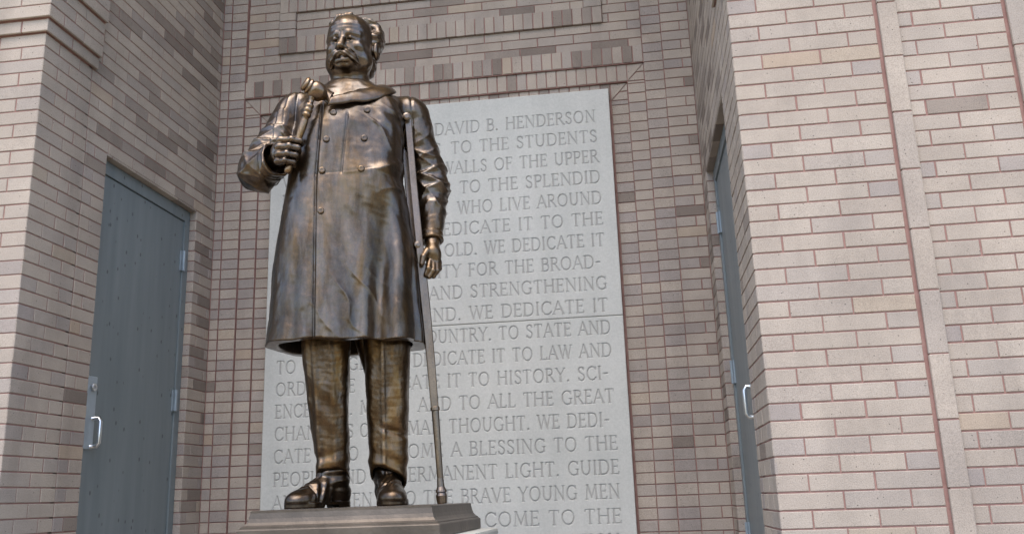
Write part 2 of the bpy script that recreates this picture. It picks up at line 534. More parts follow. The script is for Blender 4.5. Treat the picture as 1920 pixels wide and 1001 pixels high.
    hh = (FTI - FI) / 3
    for x0 in (F0, F1 - 1.8):
        face(0, 0, 0, 0, P, [(x0 + 0.03, x0 + 1.77, FI + hh * i + J / 2, FI + hh * (i + 1) - J / 2) for i in range(3)])
        for xs, nn in ((x0 + 1.8, X), (x0, NX)):
            b.face((xs, P, 0), Y, Z, nn, [(0.03, FD - P, FI + hh * i + J / 2, FI + hh * (i + 1) - J / 2) for i in range(3)])
    m.box(-0.5 * C, (W + 0.5) * C, 3.2 * C, 4.0 * C, FL * C, TOP * C)
    b.obj('back_wall', building, m)
back_wall()

# --- side walls with the door openings
def side_wall(right):
    b, m = Bricks(0.30), Geo()  # most dark bricks here: browner wall plus shade painted into the mix
    zb, MR = -6, 0.055
    s = 1 if not right else -1
    x0 = 0.0 if not right else W
    N = X if not right else NX
    V0 = 21.7
    D0 = 18.85 if not right else 20.1
    hole = (D1, D0, 29, -7)
    def jn(r): return [V0 - q for q in ((3.0 if r % 2 else 1.2) + L * k for k in range(8))]
    its = rows(0.0, V0, zb, BT, jn, (False, False), hole)
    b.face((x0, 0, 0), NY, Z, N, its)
    def bk(y0, y1, z0, z1, d0=MR, d1=4.0):
        xa, xb = (x0 - d1, x0 - d0) if not right else (x0 + d0, x0 + d1)
        slab(m, xa, xb, y0, y1, z0, z1)
    bk(-V0 - 0.4, -D0 - 0.055, zb, TOP); bk(-D1 + 0.055, 0.4, zb, TOP); bk(-D0 - 0.055, -D1 + 0.055, DT + 0.06, TOP)
    # reveal bricks in the two jambs and under the lintel
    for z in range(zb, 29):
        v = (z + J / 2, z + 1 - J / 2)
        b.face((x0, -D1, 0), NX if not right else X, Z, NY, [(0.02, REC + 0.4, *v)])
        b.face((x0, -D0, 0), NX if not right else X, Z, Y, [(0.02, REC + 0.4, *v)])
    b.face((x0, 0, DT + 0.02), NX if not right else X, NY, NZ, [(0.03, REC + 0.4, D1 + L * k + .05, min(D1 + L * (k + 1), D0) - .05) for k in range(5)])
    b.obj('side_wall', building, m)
    # door
    d = Geo()
    def dbox(g, ya, yb, za, zb_, da, db, bev=0.0):
        xa, xb = (x0 - db, x0 - da) if not right else (x0 + da, x0 + db)
        g.box(xa * C, xb * C, -yb * C, -ya * C, za * C, zb_ * C, bev)
    FW = 0.9
    dbox(d, D1 + FW + 0.06, D0 - FW * 0.3 - 0.06, FL + 0.1, DT - 1.22, REC + 0.02, REC + 0.6, 0.002)
    door = d.obj('door', PAINT, building, label='grey painted steel door with pull handle ' + ('at the narrow right side of the alcove' if right else 'speckled with dark spots, facing right'))
    f = Geo()
    dbox(f, D1 + 0.02, D1 + FW, FL, DT - 0.05, REC - 0.12, REC + 1.2, 0.002)
    dbox(f, D0 - FW * 0.3, D0 - 0.02, FL, DT - 0.05, REC - 0.12, REC + 1.2, 0.002)
    dbox(f, D1 + FW + 0.01, D0 - FW * 0.3 - 0.01, DT - 1.15, DT - 0.05, REC - 0.12, REC + 1.2, 0.002)
    f.obj('door_frame', PAINT, door)
    for hz in (23.8, 10.8, -2.2):
        h = Geo()
        kx = (x0 - (REC - 0.20) * s) * C
        h.tube([(kx, -(D1 + FW + 0.05) * C, (hz - 0.95) * C), (kx, -(D1 + FW + 0.05) * C, (hz + 0.95) * C)], 0.0085, 10)
        dbox(h, D1 + FW - 0.35, D1 + FW - 0.02, hz - 0.95, hz + 0.95, REC - 0.19, REC - 0.125)
        dbox(h, D1 + FW + 0.1, D1 + FW + 0.4, hz - 0.95, hz + 0.95, REC - 0.10, REC + 0.015)
        h.obj('hinge', HINGE, door)
    p = Geo()
    ym = 17.35
    dbox(p, ym - 0.62, ym + 0.62, 5.9, 11.4, REC - 0.12, REC + 0.015, 0.0035)
    pl = p.obj('handle_plate', mat_simple('plate_paint', (0.33, 0.38, 0.42), 0.4, 0.2, 0.15, 20, 0.03), door)
    l = Geo()
    lx = (x0 - REC * s) * C
    l.lathe((lx, -ym * C, 10.55 * C), (lx + s, -ym * C, 10.55 * C), [(0.0, 0.021), (0.022, 0.021), (0.024, 0.019), (0.024, 0.008), (0.020, 0.007)])
    l.obj('lock_cylinder', STEEL, door, True)
    hd = Geo()
    out = 0.055
    ps = []
    for k in range(7):
        a = math.pi / 2 * k / 6
        ps.append((lx + s * (out - 0.016 * (1 - math.sin(a))) if k else lx, -(ym - 0.25) * C, 8.25 * C - 0.0 - 0.016 * (1 - math.cos(a))))
    ps = [(lx, -(ym - .3) * C, 8.2 * C), (lx + s * out * .8, -(ym - .3) * C, 8.2 * C), (lx + s * out, -(ym - .3) * C, 7.95 * C),
          (lx + s * out, -(ym - .3) * C, 6.35 * C), (lx + s * out * .8, -(ym - .3) * C, 6.1 * C), (lx, -(ym - .3) * C, 6.1 * C)]
    hd.tube(ps, 0.0105, 10, 1.0)
    hd.obj('pull_handle', STEEL, door, True)
side_wall(False)
side_wall(True)

# --- the two piers in front
def pier(right):
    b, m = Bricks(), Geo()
    MR, zb = 0.055, -6
    x0 = 0.0 if not right else W
    s = -1 if not right else 1
    U = NX if not right else X
    N = X if not right else NX
    def jf(r): return [1.8 + L * k for k in range(12)] if r % 2 else [L * k for k in range(1, 12)]
    def js(r): return (3.0,) if r % 2 else (1.7, 4.2)
    bands = [(zb, 35, 0.0), (35, 36, 0.28), (36, 39, 0.56), (39, TOP + 4, 0.84)]
    for (z0, z1, pr) in bands:
        y = PF - pr
        xe = x0 - s * pr
        ye = 21.7 if pr == 0 else 21.35
        if right:
            spans = [(0.0, 9.0 + pr), (10.25, 16.6), (17.85, 26.0)]
        else:
            spans = [(0.0, 26.0 + pr)]
        for k, (a, e) in enumerate(spans):
            if k == 0:
                its = rows(0.0, e, z0, z1, lambda r: [q + pr for q in jf(r)], (True, False))
                b.face((xe, y, 0), U, Z, NY, its)
            else:
                b.face((x0 + s * a, y, 0), U, Z, NY, rows(0.0, e - a, z0, z1, lambda r: (0.95, 4.55, 8.1) if r % 2 else (2.75, 6.35)))
        # side face towards the alcove
        dep = -y - ye
        b.face((xe, y, 0), Y, Z, N, rows(0.0, dep, z0, z1, js, (True, False)))
        xa, xb = sorted((xe + s * MR, x0 + s * 26))
        slab(m, xa, xb, y + MR, -ye, z0 + (0.0 if pr == 0 else 0.10), z1 + (0.10 if z1 < TOP else 0.0))
        if pr:
            pass                      # the undersides of the corbels are pointed with mortar
    if right:
        for a in (9.05, 16.65):                    # projecting ribs of bricks stood on end
            for k in range(-2, 25):
                z0 = 0.95 + 3.72 * k
                b.face((x0 + a + 0.12, PF - 0.24, 0), X, Z, NY, [(0.0, 1.08, z0 + J / 2, z0 + 3.72 - J / 2)])
                b.face((x0 + a + 0.12, PF - 0.24, 0), Y, Z, NX, [(0.02, 0.26, z0 + J / 2, z0 + 3.72 - J / 2)])
                b.face((x0 + a + 1.24, PF - 0.24, 0), Y, Z, X, [(0.02, 0.26, z0 + J / 2, z0 + 3.72 - J / 2)])
            slab(m, x0 + a + 0.2, x0 + a + 1.2, PF - 0.19, PF + 0.3, zb, TOP)
    b.obj('pier', building, m)
pier(False)
pier(True)

def upper_mass():
    g = Geo()
    slab(g, -26.0, W + 26, PF - 0.8, 150, TOP + 4.1, 116)
    slab(g, -26.0, -4.2, -21.0, 150, FL, TOP + 4)
    slab(g, W + 4.2, W + 26, -21.0, 150, FL, TOP + 4)
    slab(g, -4.1, W + 4.1, 4.2, 150, FL, TOP + 4)
    g.obj('upper_wall', PALE_STONE, building)
    c = Geo()
    slab(c, -0.5, W + 0.5, PF + 1, 3.5, TOP + 0.1, TOP + 4.0)
    c.obj('alcove_ceiling', CEIL, building)
upper_mass()

# ------------------------------------------------------------------ inscribed tablet
GL = {  # strokes on a cap height of 1: lists of (points, weight); weight 1 thick, .55 thin
 'A': (0.80, [([(0.04, 0), (0.40, 1)], .55), ([(0.40, 1), (0.76, 0)], 1), ([(0.17, .36), (0.63, .36)], .55)], [(0.04, 0), (0.76, 0)]),
 'B': (0.66, [([(0.14, 0), (0.14, 1)], 1), ([(0.14, 1), (0.38, 1), (.52, .93), (.56, .77), (.52, .61), (.38, .54), (.14, .54)], .8), ([(.38, .54), (.56, .46), (.62, .28), (.56, .08), (.38, 0), (.14, 0)], .85)], [(0.10, 0), (.10, 1)]),
 'C': (0.80, [([(.74, .80), (.62, .95), (.45, 1.0), (.26, .94), (.12, .75), (.08, .5), (.12, .25), (.26, .06), (.45, 0), (.62, .05), (.75, .2)], .85), ([(.74, .97), (.74, .78)], .5)], []),
 'D': (0.84, [([(0.14, 0), (0.14, 1)], 1), ([(.14, 1), (.42, 1), (.62, .92), (.74, .72), (.77, .5), (.74, .28), (.62, .08), (.42, 0), (.14, 0)], .8)], [(0.10, 0), (.10, 1)]),
 'E': (0.62, [([(0.14, 0), (0.14, 1)], 1), ([(.14, 1), (.54, 1), (.54, .86)], .55), ([(.14, .53), (.46, .53)], .55), ([(.46, .61), (.46, .45)], .45), ([(.14, 0), (.57, 0), (.57, .15)], .55)], [(0.10, 0), (.10, 1)]),
 'F': (0.60, [([(0.14, 0), (0.14, 1)], 1), ([(.14, 1), (.54, 1), (.54, .86)], .55), ([(.14, .52), (.45, .52)], .55), ([(.45, .60), (.45, .44)], .45)], [(0.14, 0), (.10, 1)]),
 'G': (0.86, [([(.74, .80), (.62, .95), (.45, 1.0), (.26, .94), (.12, .75), (.08, .5), (.12, .25), (.26, .06), (.45, 0), (.62, .04), (.74, .14)], .85), ([(.74, 0.05), (.74, .42)], .9), ([(.60, .42), (.84, .42)], .45), ([(.74, .97), (.74, .78)], .5)], []),
 'H': (0.88, [([(0.14, 0), (0.14, 1)], 1), ([(0.74, 0), (0.74, 1)], 1), ([(.14, .53), (.74, .53)], .55)], [(.14, 0), (.14, 1), (.74, 0), (.74, 1)]),
 'I': (0.32, [([(0.16, 0), (0.16, 1)], 1)], [(.16, 0), (.16, 1)]),
 'J': (0.40, [([(0.24, 1), (0.24, .1), (.1, -.12)], 1)], [(.24, 1)]),
 'K': (0.78, [([(0.14, 0), (0.14, 1)], 1), ([(.14, .45), (.60, 1)], .55), ([(.28, .58), (.70, 0)], 1)], [(.14, 0), (.14, 1), (.6, 1), (.7, 0)]),
 'L': (0.60, [([(0.14, 0), (0.14, 1)], 1), ([(.14, 0), (.56, 0), (.56, .16)], .55)], [(.10, 0), (.14, 1)]),
 'M': (1.02, [([(0.12, 0), (0.19, 1)], .55), ([(.19, 1), (.51, .12)], 1), ([(.51, .12), (.83, 1)], .55), ([(.83, 1), (.90, 0)], 1)], [(.12, 0), (.90, 0), (.19, 1), (.83, 1)]),
 'N': (0.88, [([(0.14, 0), (0.14, 1)], .55), ([(.14, 1), (.74, 0)], 1), ([(.74, 0), (.74, 1)], .55)], [(.14, 0), (.12, 1), (.74, 1)]),
 'O': (0.92, [([(.46, 1.0), (.26, .94), (.12, .75), (.08, .5), (.12, .25), (.26, .06), (.46, 0), (.66, .06), (.80, .25), (.84, .5), (.80, .75), (.66, .94), (.46, 1.0)], .85)], []),
 'P': (0.62, [([(0.14, 0), (0.14, 1)], 1), ([(.14, 1), (.40, 1), (.54, .92), (.58, .75), (.54, .57), (.40, .48), (.14, .48)], .85)], [(0.14, 0), (.10, 1)]),
 'R': (0.74, [([(0.14, 0), (0.14, 1)], 1), ([(.14, 1), (.38, 1), (.52, .92), (.56, .76), (.52, .60), (.38, .52), (.14, .52)], .85), ([(.34, .52), (.70, 0)], 1)], [(0.14, 0), (.10, 1), (.70, 0)]),
 'S': (0.60, [([(.50, .80), (.42, .95), (.30, 1.0), (.16, .95), (.10, .80), (.15, .64), (.30, .53), (.46, .42), (.52, .24), (.46, .06), (.30, 0), (.16, .05), (.08, .2)], .85), ([(.50, .97), (.50, .79)], .45), ([(.08, .03), (.08, .2)], .45)], []),
 'T': (0.72, [([(0.36, 0), (0.36, 1)], 1), ([(.05, .85), (.07, 1), (.65, 1), (.67, .85)], .55)], [(.36, 0)]),
 'U': (0.84, [([(.14, 1), (.14, .34), (.20, .10), (.42, 0), (.62, .10), (.70, .34), (.70, 1)], .85)], [(.14, 1), (.70, 1)]),
 'V': (0.80, [([(0.06, 1), (0.41, 0)], 1), ([(.41, 0), (.74, 1)], .55)], [(.06, 1), (.74, 1)]),
 'W': (1.10, [([(0.06, 1), (0.32, 0)], 1), ([(.32, 0), (.56, .9)], .55), ([(.54, 1), (.80, 0)], 1), ([(.80, 0), (1.04, 1)], .55)], [(.06, 1), (.54, 1), (1.04, 1)]),
 'Y': (0.76, [([(0.06, 1), (0.38, .46)], 1), ([(.38, .46), (.70, 1)], .55), ([(.38, .46), (.38, 0)], 1)], [(.06, 1), (.70, 1), (.38, 0)]),
 '.': (0.28, [([(.12, .03), (.12, .05)], 1.3)], []),
 '-': (0.42, [([(.08, .45), (.34, .45)], .9)], []),
 ' ': (0.42, [], []),
}
ROWS = [
 [(6.95, 21.6, 'THIS STATUE OF'), (22.6, 38.5, 'DAVID B. HENDERSON')],
 [(6.95, 23.2, 'HIS FRIEND PRESENTS'), (24.2, 38.55, 'TO THE STUDENTS')],
 [(6.95, 22.2, 'WITHIN THE OLD'), (23.2, 38.58, 'WALLS OF THE UPPER')],
 [(6.95, 24.0, 'IOWA UNIVERSITY'), (25.0, 38.6, 'TO THE SPLENDID')],
 [(6.95, 23.8, 'AND LOYAL PEOPLE'), (24.75, 38.6, 'WHO LIVE AROUND')],
 [(6.95, 21.0, 'THEM. AND WE'), (22.1, 38.65, 'DEDICATE IT TO THE')],
 [(6.95, 22.5, 'YOUNG AND THE'), (23.4, 38.65, 'OLD. WE DEDICATE IT')],
 [(6.95, 21.8, 'TO HOSPITA'), (21.9, 38.15, 'LITY FOR THE BROAD-')],
 [(6.95, 20.9, 'ENING OF MEN'), (21.85, 38.64, 'AND STRENGTHENING')],
 [(6.95, 22.1, 'OF HEART AND MI'), (22.2, 38.6, 'ND. WE DEDICATE IT')],
 [(6.95, 22.6, 'TO OUR OWN CO'), (22.65, 38.7, 'UNTRY. TO STATE AND')],
 [(6.95, 16.2, 'TO COLLEGE.'), (17.2, 19.2, 'WE'), (20.25, 38.68, 'DEDICATE IT TO LAW AND')],
 [(6.95, 14.7, 'ORDER. WE'), (15.7, 38.25, 'DEDICATE IT TO HISTORY. SCI-')],
 [(6.95, 14.5, 'ENCE. ART.'), (15.2, 19.7, 'MUSIC.'), (20.7, 38.66, 'AND TO ALL THE GREAT')],
 [(6.95, 14.6, 'CHANNELS'), (15.2, 16.7, 'OF'), (17.6, 38.1, 'HUMAN THOUGHT. WE DEDI-')],
 [(6.95, 15.1, 'CATE IT TO'), (16.9, 38.7, 'BECOME A BLESSING TO THE')],
 [(6.95, 15.8, 'PEOPLE AND'), (16.8, 17.6, 'A'), (18.9, 38.72, 'PERMANENT LIGHT. GUIDE')],
 [(6.95, 16.4, 'AND WOMEN'), (18.5, 38.65, 'TO THE BRAVE YOUNG MEN')],
 [(6.95, 24.9, 'AND MAIDENS WHO SHAL'), (25.0, 38.67, 'L COME TO THE')],
 [(6.95, 27.0, 'DOORS OF THIS HALL F'), (27.1, 38.4, 'OR EDUCATION')],
]

def tablet():
    root = thing('inscribed_tablet', 'pale limestone tablet of two slabs cut with rows of capital letters, behind the bronze statue', 'tablet', (22.8 * C, 0.05, FL * C))
    x0, x1 = 5.8 * C, 39.9 * C
    yf = -0.02 * C
    st = 0.0029
    cap = 1.2 * C
    segs = []
    for i, row in enumerate(ROWS):
        base = (36.15 - 2.072 * i) * C
        for (a, e, txt) in row:
            wsum = sum(GL[c][0] for c in txt)
            gap = 0.10
            tot = (wsum + gap * (len(txt) - 1)) * cap
            kx = (e - a) * C / tot
            x = a * C
            for c in txt:
                wd, strokes, serifs = GL[c]
                P = lambda p: (x + p[0] * cap * kx, base + p[1] * cap)
                for pts, wt in strokes:
                    for p, q in zip(pts[:-1], pts[1:]):
                        segs.append((*P(p), *P(q), 0.0054 * wt ** 0.8))
                for sx, sz in serifs:
                    segs.append((*P((sx - 0.085, sz)), *P((sx + 0.085, sz)), 0.0032))
                x += (wd + gap) * cap * kx
    for (z0, z1, lab) in ((17.11 * C, 39.5 * C, 'upper slab naming the statesman in cut capitals'), (FL * C, 17.05 * C, 'lower slab with cut capitals, partly behind the legs')):
        nx, nz = int((x1 - x0) / st) + 1, int((z1 - z0) / st) + 1
        xs, zs = np.linspace(x0, x1, nx), np.linspace(z0, z1, nz)
        dep = np.zeros((nz, nx), np.float32)
        sx, sz = xs[1] - xs[0], zs[1] - zs[0]
        for (ax, az, bx, bz, hw) in segs:
            r = hw + 0.002
            i0, i1 = int((min(ax, bx) - r - x0) / sx), int((max(ax, bx) + r - x0) / sx) + 2
            k0, k1 = int((min(az, bz) - r - z0) / sz), int((max(az, bz) + r - z0) / sz) + 2
            i0, k0, i1, k1 = max(i0, 0), max(k0, 0), min(i1, nx), min(k1, nz)
            if i0 >= i1 or k0 >= k1: continue
            gx, gz = np.meshgrid(xs[i0:i1] - ax, zs[k0:k1] - az)
            dx, dz = bx - ax, bz - az
            l2 = dx * dx + dz * dz + 1e-12
            t = np.clip((gx * dx + gz * dz) / l2, 0, 1)
            d = np.hypot(gx - t * dx, gz - t * dz)
            g = np.clip(hw + 0.0012 - d, 0, None)
            dep[k0:k1, i0:i1] = np.maximum(dep[k0:k1, i0:i1], g)
        GX, GZ = np.meshgrid(xs, zs)
        edge = np.minimum.reduce([GX - x0, x1 - GX, GZ - z0, z1 - GZ])
        round_ = np.clip(0.003 - edge, 0, 0.003) * 0.7
        V = np.stack([GX, yf + np.minimum(dep * 1.15, 0.0055) + round_, GZ], -1).reshape(-1, 3)
        idx = np.arange(nx * nz).reshape(nz, nx)
        F = np.stack([idx[:-1, :-1], idx[:-1, 1:], idx[1:, 1:], idx[1:, :-1]], -1).reshape(-1, 4)
        # sides: walk the border and extrude it back
        bor = np.concatenate([idx[0, :], idx[1:, -1], idx[-1, -2::-1], idx[-2:0:-1, 0]])
        B = V[bor].copy()
        B[:, 1] = 0.70 * C
        nb = len(V)
        bi = np.arange(len(bor)) + nb
        S = np.stack([np.roll(bor, -1), bor, bi, np.roll(bi, -1)], -1)
        V = np.concatenate([V, B])
        F = np.concatenate([F, S])
        gr = np.concatenate([np.clip(dep.ravel() / 0.0035, 0, 1), np.zeros(len(B))])
        V -= np.array(root.location)
        mesh_obj('slab', V, F, STONE, root, False, {'groove': gr}, lab)
tablet()

# ------------------------------------------------------------------ signed-distance sculpting for the statue
def ln(v): return np.sqrt((v * v).sum(-1))
def smin(a, b, k):
    h = np.clip(0.5 + 0.5 * (b - a) / k, 0, 1)
    return b + (a - b) * h - k * h * (1 - h)
def smax(a, b, k): return -smin(-a, -b, k)
def sph(p, c, r): return ln(p - np.array(c, np.float32)) - r
def ell(p, c, r):
    q = (p - np.array(c, np.float32))
    r = np.array(r, np.float32)
    k0 = ln(q / r)
    k1 = ln(q / (r * r)) + 1e-9
    return k0 * (k0 - 1.0) / k1
def cone(p, a, b, ra, rb):
    a, b = np.array(a, np.float32), np.array(b, np.float32)
    d = b - a
    t = np.clip(((p - a) @ d) / (d @ d), 0, 1)
    return ln(p - a - t[:, None] * d) - (ra + (rb - ra) * t)
def chain(p, pts, rs, k=0.006):
    d = None
    for i in range(len(pts) - 1):
        e = cone(p, pts[i], pts[i + 1], rs[i], rs[i + 1])
        d = e if d is None else smin(d, e, k)
    return d
def sig(x): return 1.0 / (1.0 + np.exp(-np.clip(x, -30, 30)))
def gau(x, s): return np.exp(-(x / s) ** 2)
def sstep(a, b, x):
    t = np.clip((x - a) / (b - a), 0, 1)
    return t * t * (3 - 2 * t)
def wob(p, f, seed, n=7, ax=(1, 1, 1)):
    r = np.random.RandomState(seed)
    o = np.zeros(len(p), np.float32)
    for i in range(n):
        k = r.normal(size=3) * f * np.array(ax)
        o += np.sin(p @ k.astype(np.float32) + r.uniform(0, 6.28) + 1.3 * np.sin(p @ (r.normal(size=3) * f * 0.6).astype(np.float32))).astype(np.float32)
    return o / n ** 0.5
def prof(p, tab):
    """distance to a stack of super-ellipses; rows: z, x left, x right, y front, y back, exponent"""
    t = np.array(sorted(tab), np.float32)
    z = p[:, 2]
    c = [np.interp(z, t[:, 0], t[:, i]).astype(np.float32) for i in range(1, 6)]
    a = (c[1] - c[0]) / 2
    cx = (c[1] + c[0]) / 2
    b = (c[3] - c[2]) / 2
    cy = (c[3] + c[2]) / 2
    q = (np.abs((p[:, 0] - cx) / a) ** c[4] + np.abs((p[:, 1] - cy) / b) ** c[4]) ** (1 / c[4])
    g = np.where(q > 1e-4, ln(np.stack([p[:, 0] - cx, p[:, 1] - cy], -1)) / np.maximum(q, 1e-4), np.minimum(a, b))
    return (q - 1) * np.minimum(g, 1.0)

def surface(f, lo, hi, h, B=12):
    """surface nets over a sparse set of blocks"""
    lo = np.array(lo, np.float32)
    nb = np.ceil((np.array(hi) - lo) / h / B).astype(int)
    n = nb * B
    vol = np.full(n, 1.0, np.float32)
    bi = np.stack(np.meshgrid(*[np.arange(k) for k in nb], indexing='ij'), -1).reshape(-1, 3)
    cen = lo + (bi + 0.5) * B * h
    dc = f(cen.astype(np.float32))
    act = np.abs(dc) < B * h * 0.87 * 1.5 + 0.012
    for b in bi[(~act) & (dc < 0)]:
        vol[b[0] * B:(b[0] + 1) * B, b[1] * B:(b[1] + 1) * B, b[2] * B:(b[2] + 1) * B] = -1.0
    lp = np.stack(np.meshgrid(*[np.arange(B)] * 3, indexing='ij'), -1).reshape(-1, 3)
    ab = bi[act]
    for s in range(0, len(ab), 160):
        bb = ab[s:s + 160]
        pts = (lo + (bb[:, None, :] * B + lp[None]) * h).reshape(-1, 3).astype(np.float32)
        v = f(pts).reshape(len(bb), B, B, B)
        for b, q in zip(bb, v):
            vol[b[0] * B:(b[0] + 1) * B, b[1] * B:(b[1] + 1) * B, b[2] * B:(b[2] + 1) * B] = q
    vol[0] = vol[-1] = 1; vol[:, 0] = vol[:, -1] = 1; vol[:, :, 0] = vol[:, :, -1] = 1
    sg = vol < 0
    al = np.ones(n - 1, bool); an = np.zeros(n - 1, bool)
    cor = [(i, j, k) for i in (0, 1) for j in (0, 1) for k in (0, 1)]
    for (i, j, k) in cor:
        q = sg[i:n[0] - 1 + i, j:n[1] - 1 + j, k:n[2] - 1 + k]
        al &= q; an |= q
    cell = np.argwhere(an & ~al)
    idx = np.full(n - 1, -1, np.int32)
    idx[tuple(cell.T)] = np.arange(len(cell))
    vs = np.stack([vol[cell[:, 0] + i, cell[:, 1] + j, cell[:, 2] + k] for (i, j, k) in cor], -1)
    acc = np.zeros((len(cell), 3), np.float32); cnt = np.zeros(len(cell), np.float32)
    for a in range(8):
        for d in range(3):
            if cor[a][d]: continue
            c2 = list(cor[a]); c2[d] = 1
            b = cor.index(tuple(c2))
            m = (vs[:, a] < 0) != (vs[:, b] < 0)
            t = vs[m, a] / (vs[m, a] - vs[m, b])
            pt = np.tile(np.array(cor[a], np.float32), (m.sum(), 1))
            pt[:, d] = t
            acc[m] += pt; cnt[m] += 1
    V = lo + (cell + acc / cnt[:, None]) * h
    Q = []
    for d in range(3):
        sl0 = [slice(1, -1)] * 3; sl1 = [slice(1, -1)] * 3
        sl0[d] = slice(0, -1); sl1[d] = slice(1, None)
        a, b = sg[tuple(sl0)], sg[tuple(sl1)]
        e1, e2 = [(1, 2), (2, 0), (0, 1)][d]
        for flag, rev in ((a & ~b, False), (~a & b, True)):
            c = np.argwhere(flag)
            o = np.array([1, 1, 1]); o[d] = 0
            c = c + o
            u = np.zeros(3, int); u[e1] = 1
            w = np.zeros(3, int); w[e2] = 1
            g = [idx[tuple((c - u - w).T)], idx[tuple((c - w).T)], idx[tuple(c.T)], idx[tuple((c - u).T)]]
            q = np.stack(g if not rev else g[::-1], -1)
            Q.append(q)
    Q = np.concatenate(Q)
    return V, Q[(Q >= 0).all(1)]

# ------------------------------------------------------------------ bronze statue
ZP = 0.070                       # top of the bronze plinth
OX, OY = 22.6 * C, -25.7 * C
ROT = math.radians(17.66)
ZB = -0.045
statue = thing('bronze_statue', 'bronze statue of a moustached man in a long overcoat with gavel and crutch', 'statue', (OX, OY, ZB), ROT)

def sculpt(name, f, lo, hi, h, mat, parent, label=None):
    V, Q = surface(f, lo, hi, h)
    V = V - np.array([0, 0, ZB], np.float32)
    return mesh_obj(name, V, Q, mat, parent, True, None, label)

def geo_part(g, name, mat, parent, smooth=True, label=None):
    g.v = [(x, y, z - ZB) for x, y, z in g.v]
    return g.obj(name, mat, parent, smooth, label)

# head frame: turned to his right, chin a little up
TH, PH = 0.36, -0.10
HC = np.array([-0.016, 0.0, 2.178], np.float32)
HF = np.array([-math.sin(TH) * math.cos(PH), -math.cos(TH) * math.cos(PH), math.sin(PH)], np.float32)
HX = np.array([math.cos(TH), -math.sin(TH), 0], np.float32)
HZ = np.cross(HX, HF).astype(np.float32)
if HZ[2] < 0: HZ = -HZ
HM = np.stack([HX, HF, HZ], -1)
def head_local(p): return (p - HC) @ HM

def head(p):
    q = head_local(p)
    m = q * np.array([-1, 1, 1], np.float32)
    ax = np.abs(q[:, 0])
    s = np.stack([ax, q[:, 1], q[:, 2]], -1)
    d = ell(q, (0, -0.022, 0.052), (0.106, 0.136, 0.115))
    d = smin(d, ell(q, (0, 0.030, -0.010), (0.101, 0.100, 0.125)), 0.03)
    d = smin(d, ell(q, (0, 0.026, 0.062), (0.094, 0.104, 0.082)), 0.03)                # high upright forehead
    d = smin(d, ell(q, (0, 0.034, -0.076), (0.098, 0.094, 0.068)), 0.03)
    d = smin(d, ell(q, (0, 0.092, -0.112), (0.050, 0.048, 0.036)), 0.026)
    d = smin(d, sph(s, (0.064, 0.046, -0.088), 0.047), 0.03)
    d = smin(d, ell(s, (0.060, 0.084, -0.032), (0.032, 0.034, 0.026)), 0.022)          # cheekbones
    d = smin(d, chain(s, [(0.0, 0.120, 0.026), (0.030, 0.121, 0.032), (0.070, 0.096, 0.026)], [0.011, 0.013, 0.011]), 0.014)   # brow
    d = smax(d, -ell(s, (0.038, 0.134, 0.000), (0.026, 0.020, 0.013)), 0.010)          # eye sockets
    d = smin(d, sph(s, (0.038, 0.099, -0.001), 0.020), 0.004)                         # eyeballs
    d = smin(d, chain(s, [(0.016, 0.115, 0.004), (0.038, 0.124, 0.008), (0.062, 0.107, 0.000)], [0.005, 0.006, 0.005]), 0.005)  # lids
    d = smin(d, chain(s, [(0.018, 0.113, -0.008), (0.038, 0.119, -0.012), (0.060, 0.105, -0.006)], [0.004, 0.005, 0.004]), 0.006)
    d = smax(d, -sph(s, (0.036, 0.1215, -0.002), 0.0040), 0.003)                      # pupils
    n = cone(q, (0, 0.122, 0.018), (0, 0.158, -0.042), 0.013, 0.019)
    n = smin(n, sph(s, (0.017, 0.141, -0.048), 0.0135), 0.010)
    d = smin(d, n, 0.012)
    d = smax(d, -sph(s, (0.010, 0.149, -0.060), 0.006), 0.004)                        # nostrils
    d = smin(d, ell(q, (0, 0.098, -0.085), (0.064, 0.046, 0.040)), 0.024)              # upper lip mass
    d = smin(d, cone(s, (0.0, 0.138, -0.105), (0.026, 0.127, -0.106), 0.012, 0.009), 0.010)   # lower lip
    d = smax(d, -cone(s, (0.0, 0.150, -0.092), (0.030, 0.138, -0.094), 0.0020, 0.0020), 0.003)
    d = smax(d, -cone(s, (0.0, 0.146, -0.119), (0.026, 0.136, -0.119), 0.0020, 0.002), 0.012)
    # ageing: folds beside the nose, bags under the eyes, forehead lines
    fold = cone(s, (0.028, 0.136, -0.044), (0.064, 0.106, -0.086), 0.003, 0.004)
    d = smax(d, -fold, 0.010)
    d = smax(d, -cone(s, (0.020, 0.122, -0.022), (0.060, 0.104, -0.022), 0.0025, 0.0025), 0.007)
    d = d + 0.0008 * np.sin(q[:, 2] * 300) * sstep(0.045, 0.06, q[:, 2]) * sstep(0.105, 0.08, q[:, 2]) * sstep(0.05, 0.09, q[:, 1])
    d = smax(d, -cone(s, (0.006, 0.140, 0.018), (0.008, 0.134, 0.040), 0.003, 0.002), 0.006)
    # ears
    e = ell(s, (0.115, -0.020, -0.016), (0.017, 0.030, 0.046))
    e = smax(e, -ell(s, (0.133, -0.012, -0.010), (0.012, 0.016, 0.028)), 0.006)
    d = smin(d, e, 0.008)
    # neck and underside of the chin
    d = smin(d, cone(q, (0, 0.016, -0.110), (0, 0.0, -0.22), 0.062, 0.074), 0.02)
    d = smin(d, cone(p, (-0.024, 0.012, 2.06), (-0.024, 0.02, 1.86), 0.084, 0.100), 0.035)
    return d + 0.0012 * wob(p, 60, 3)

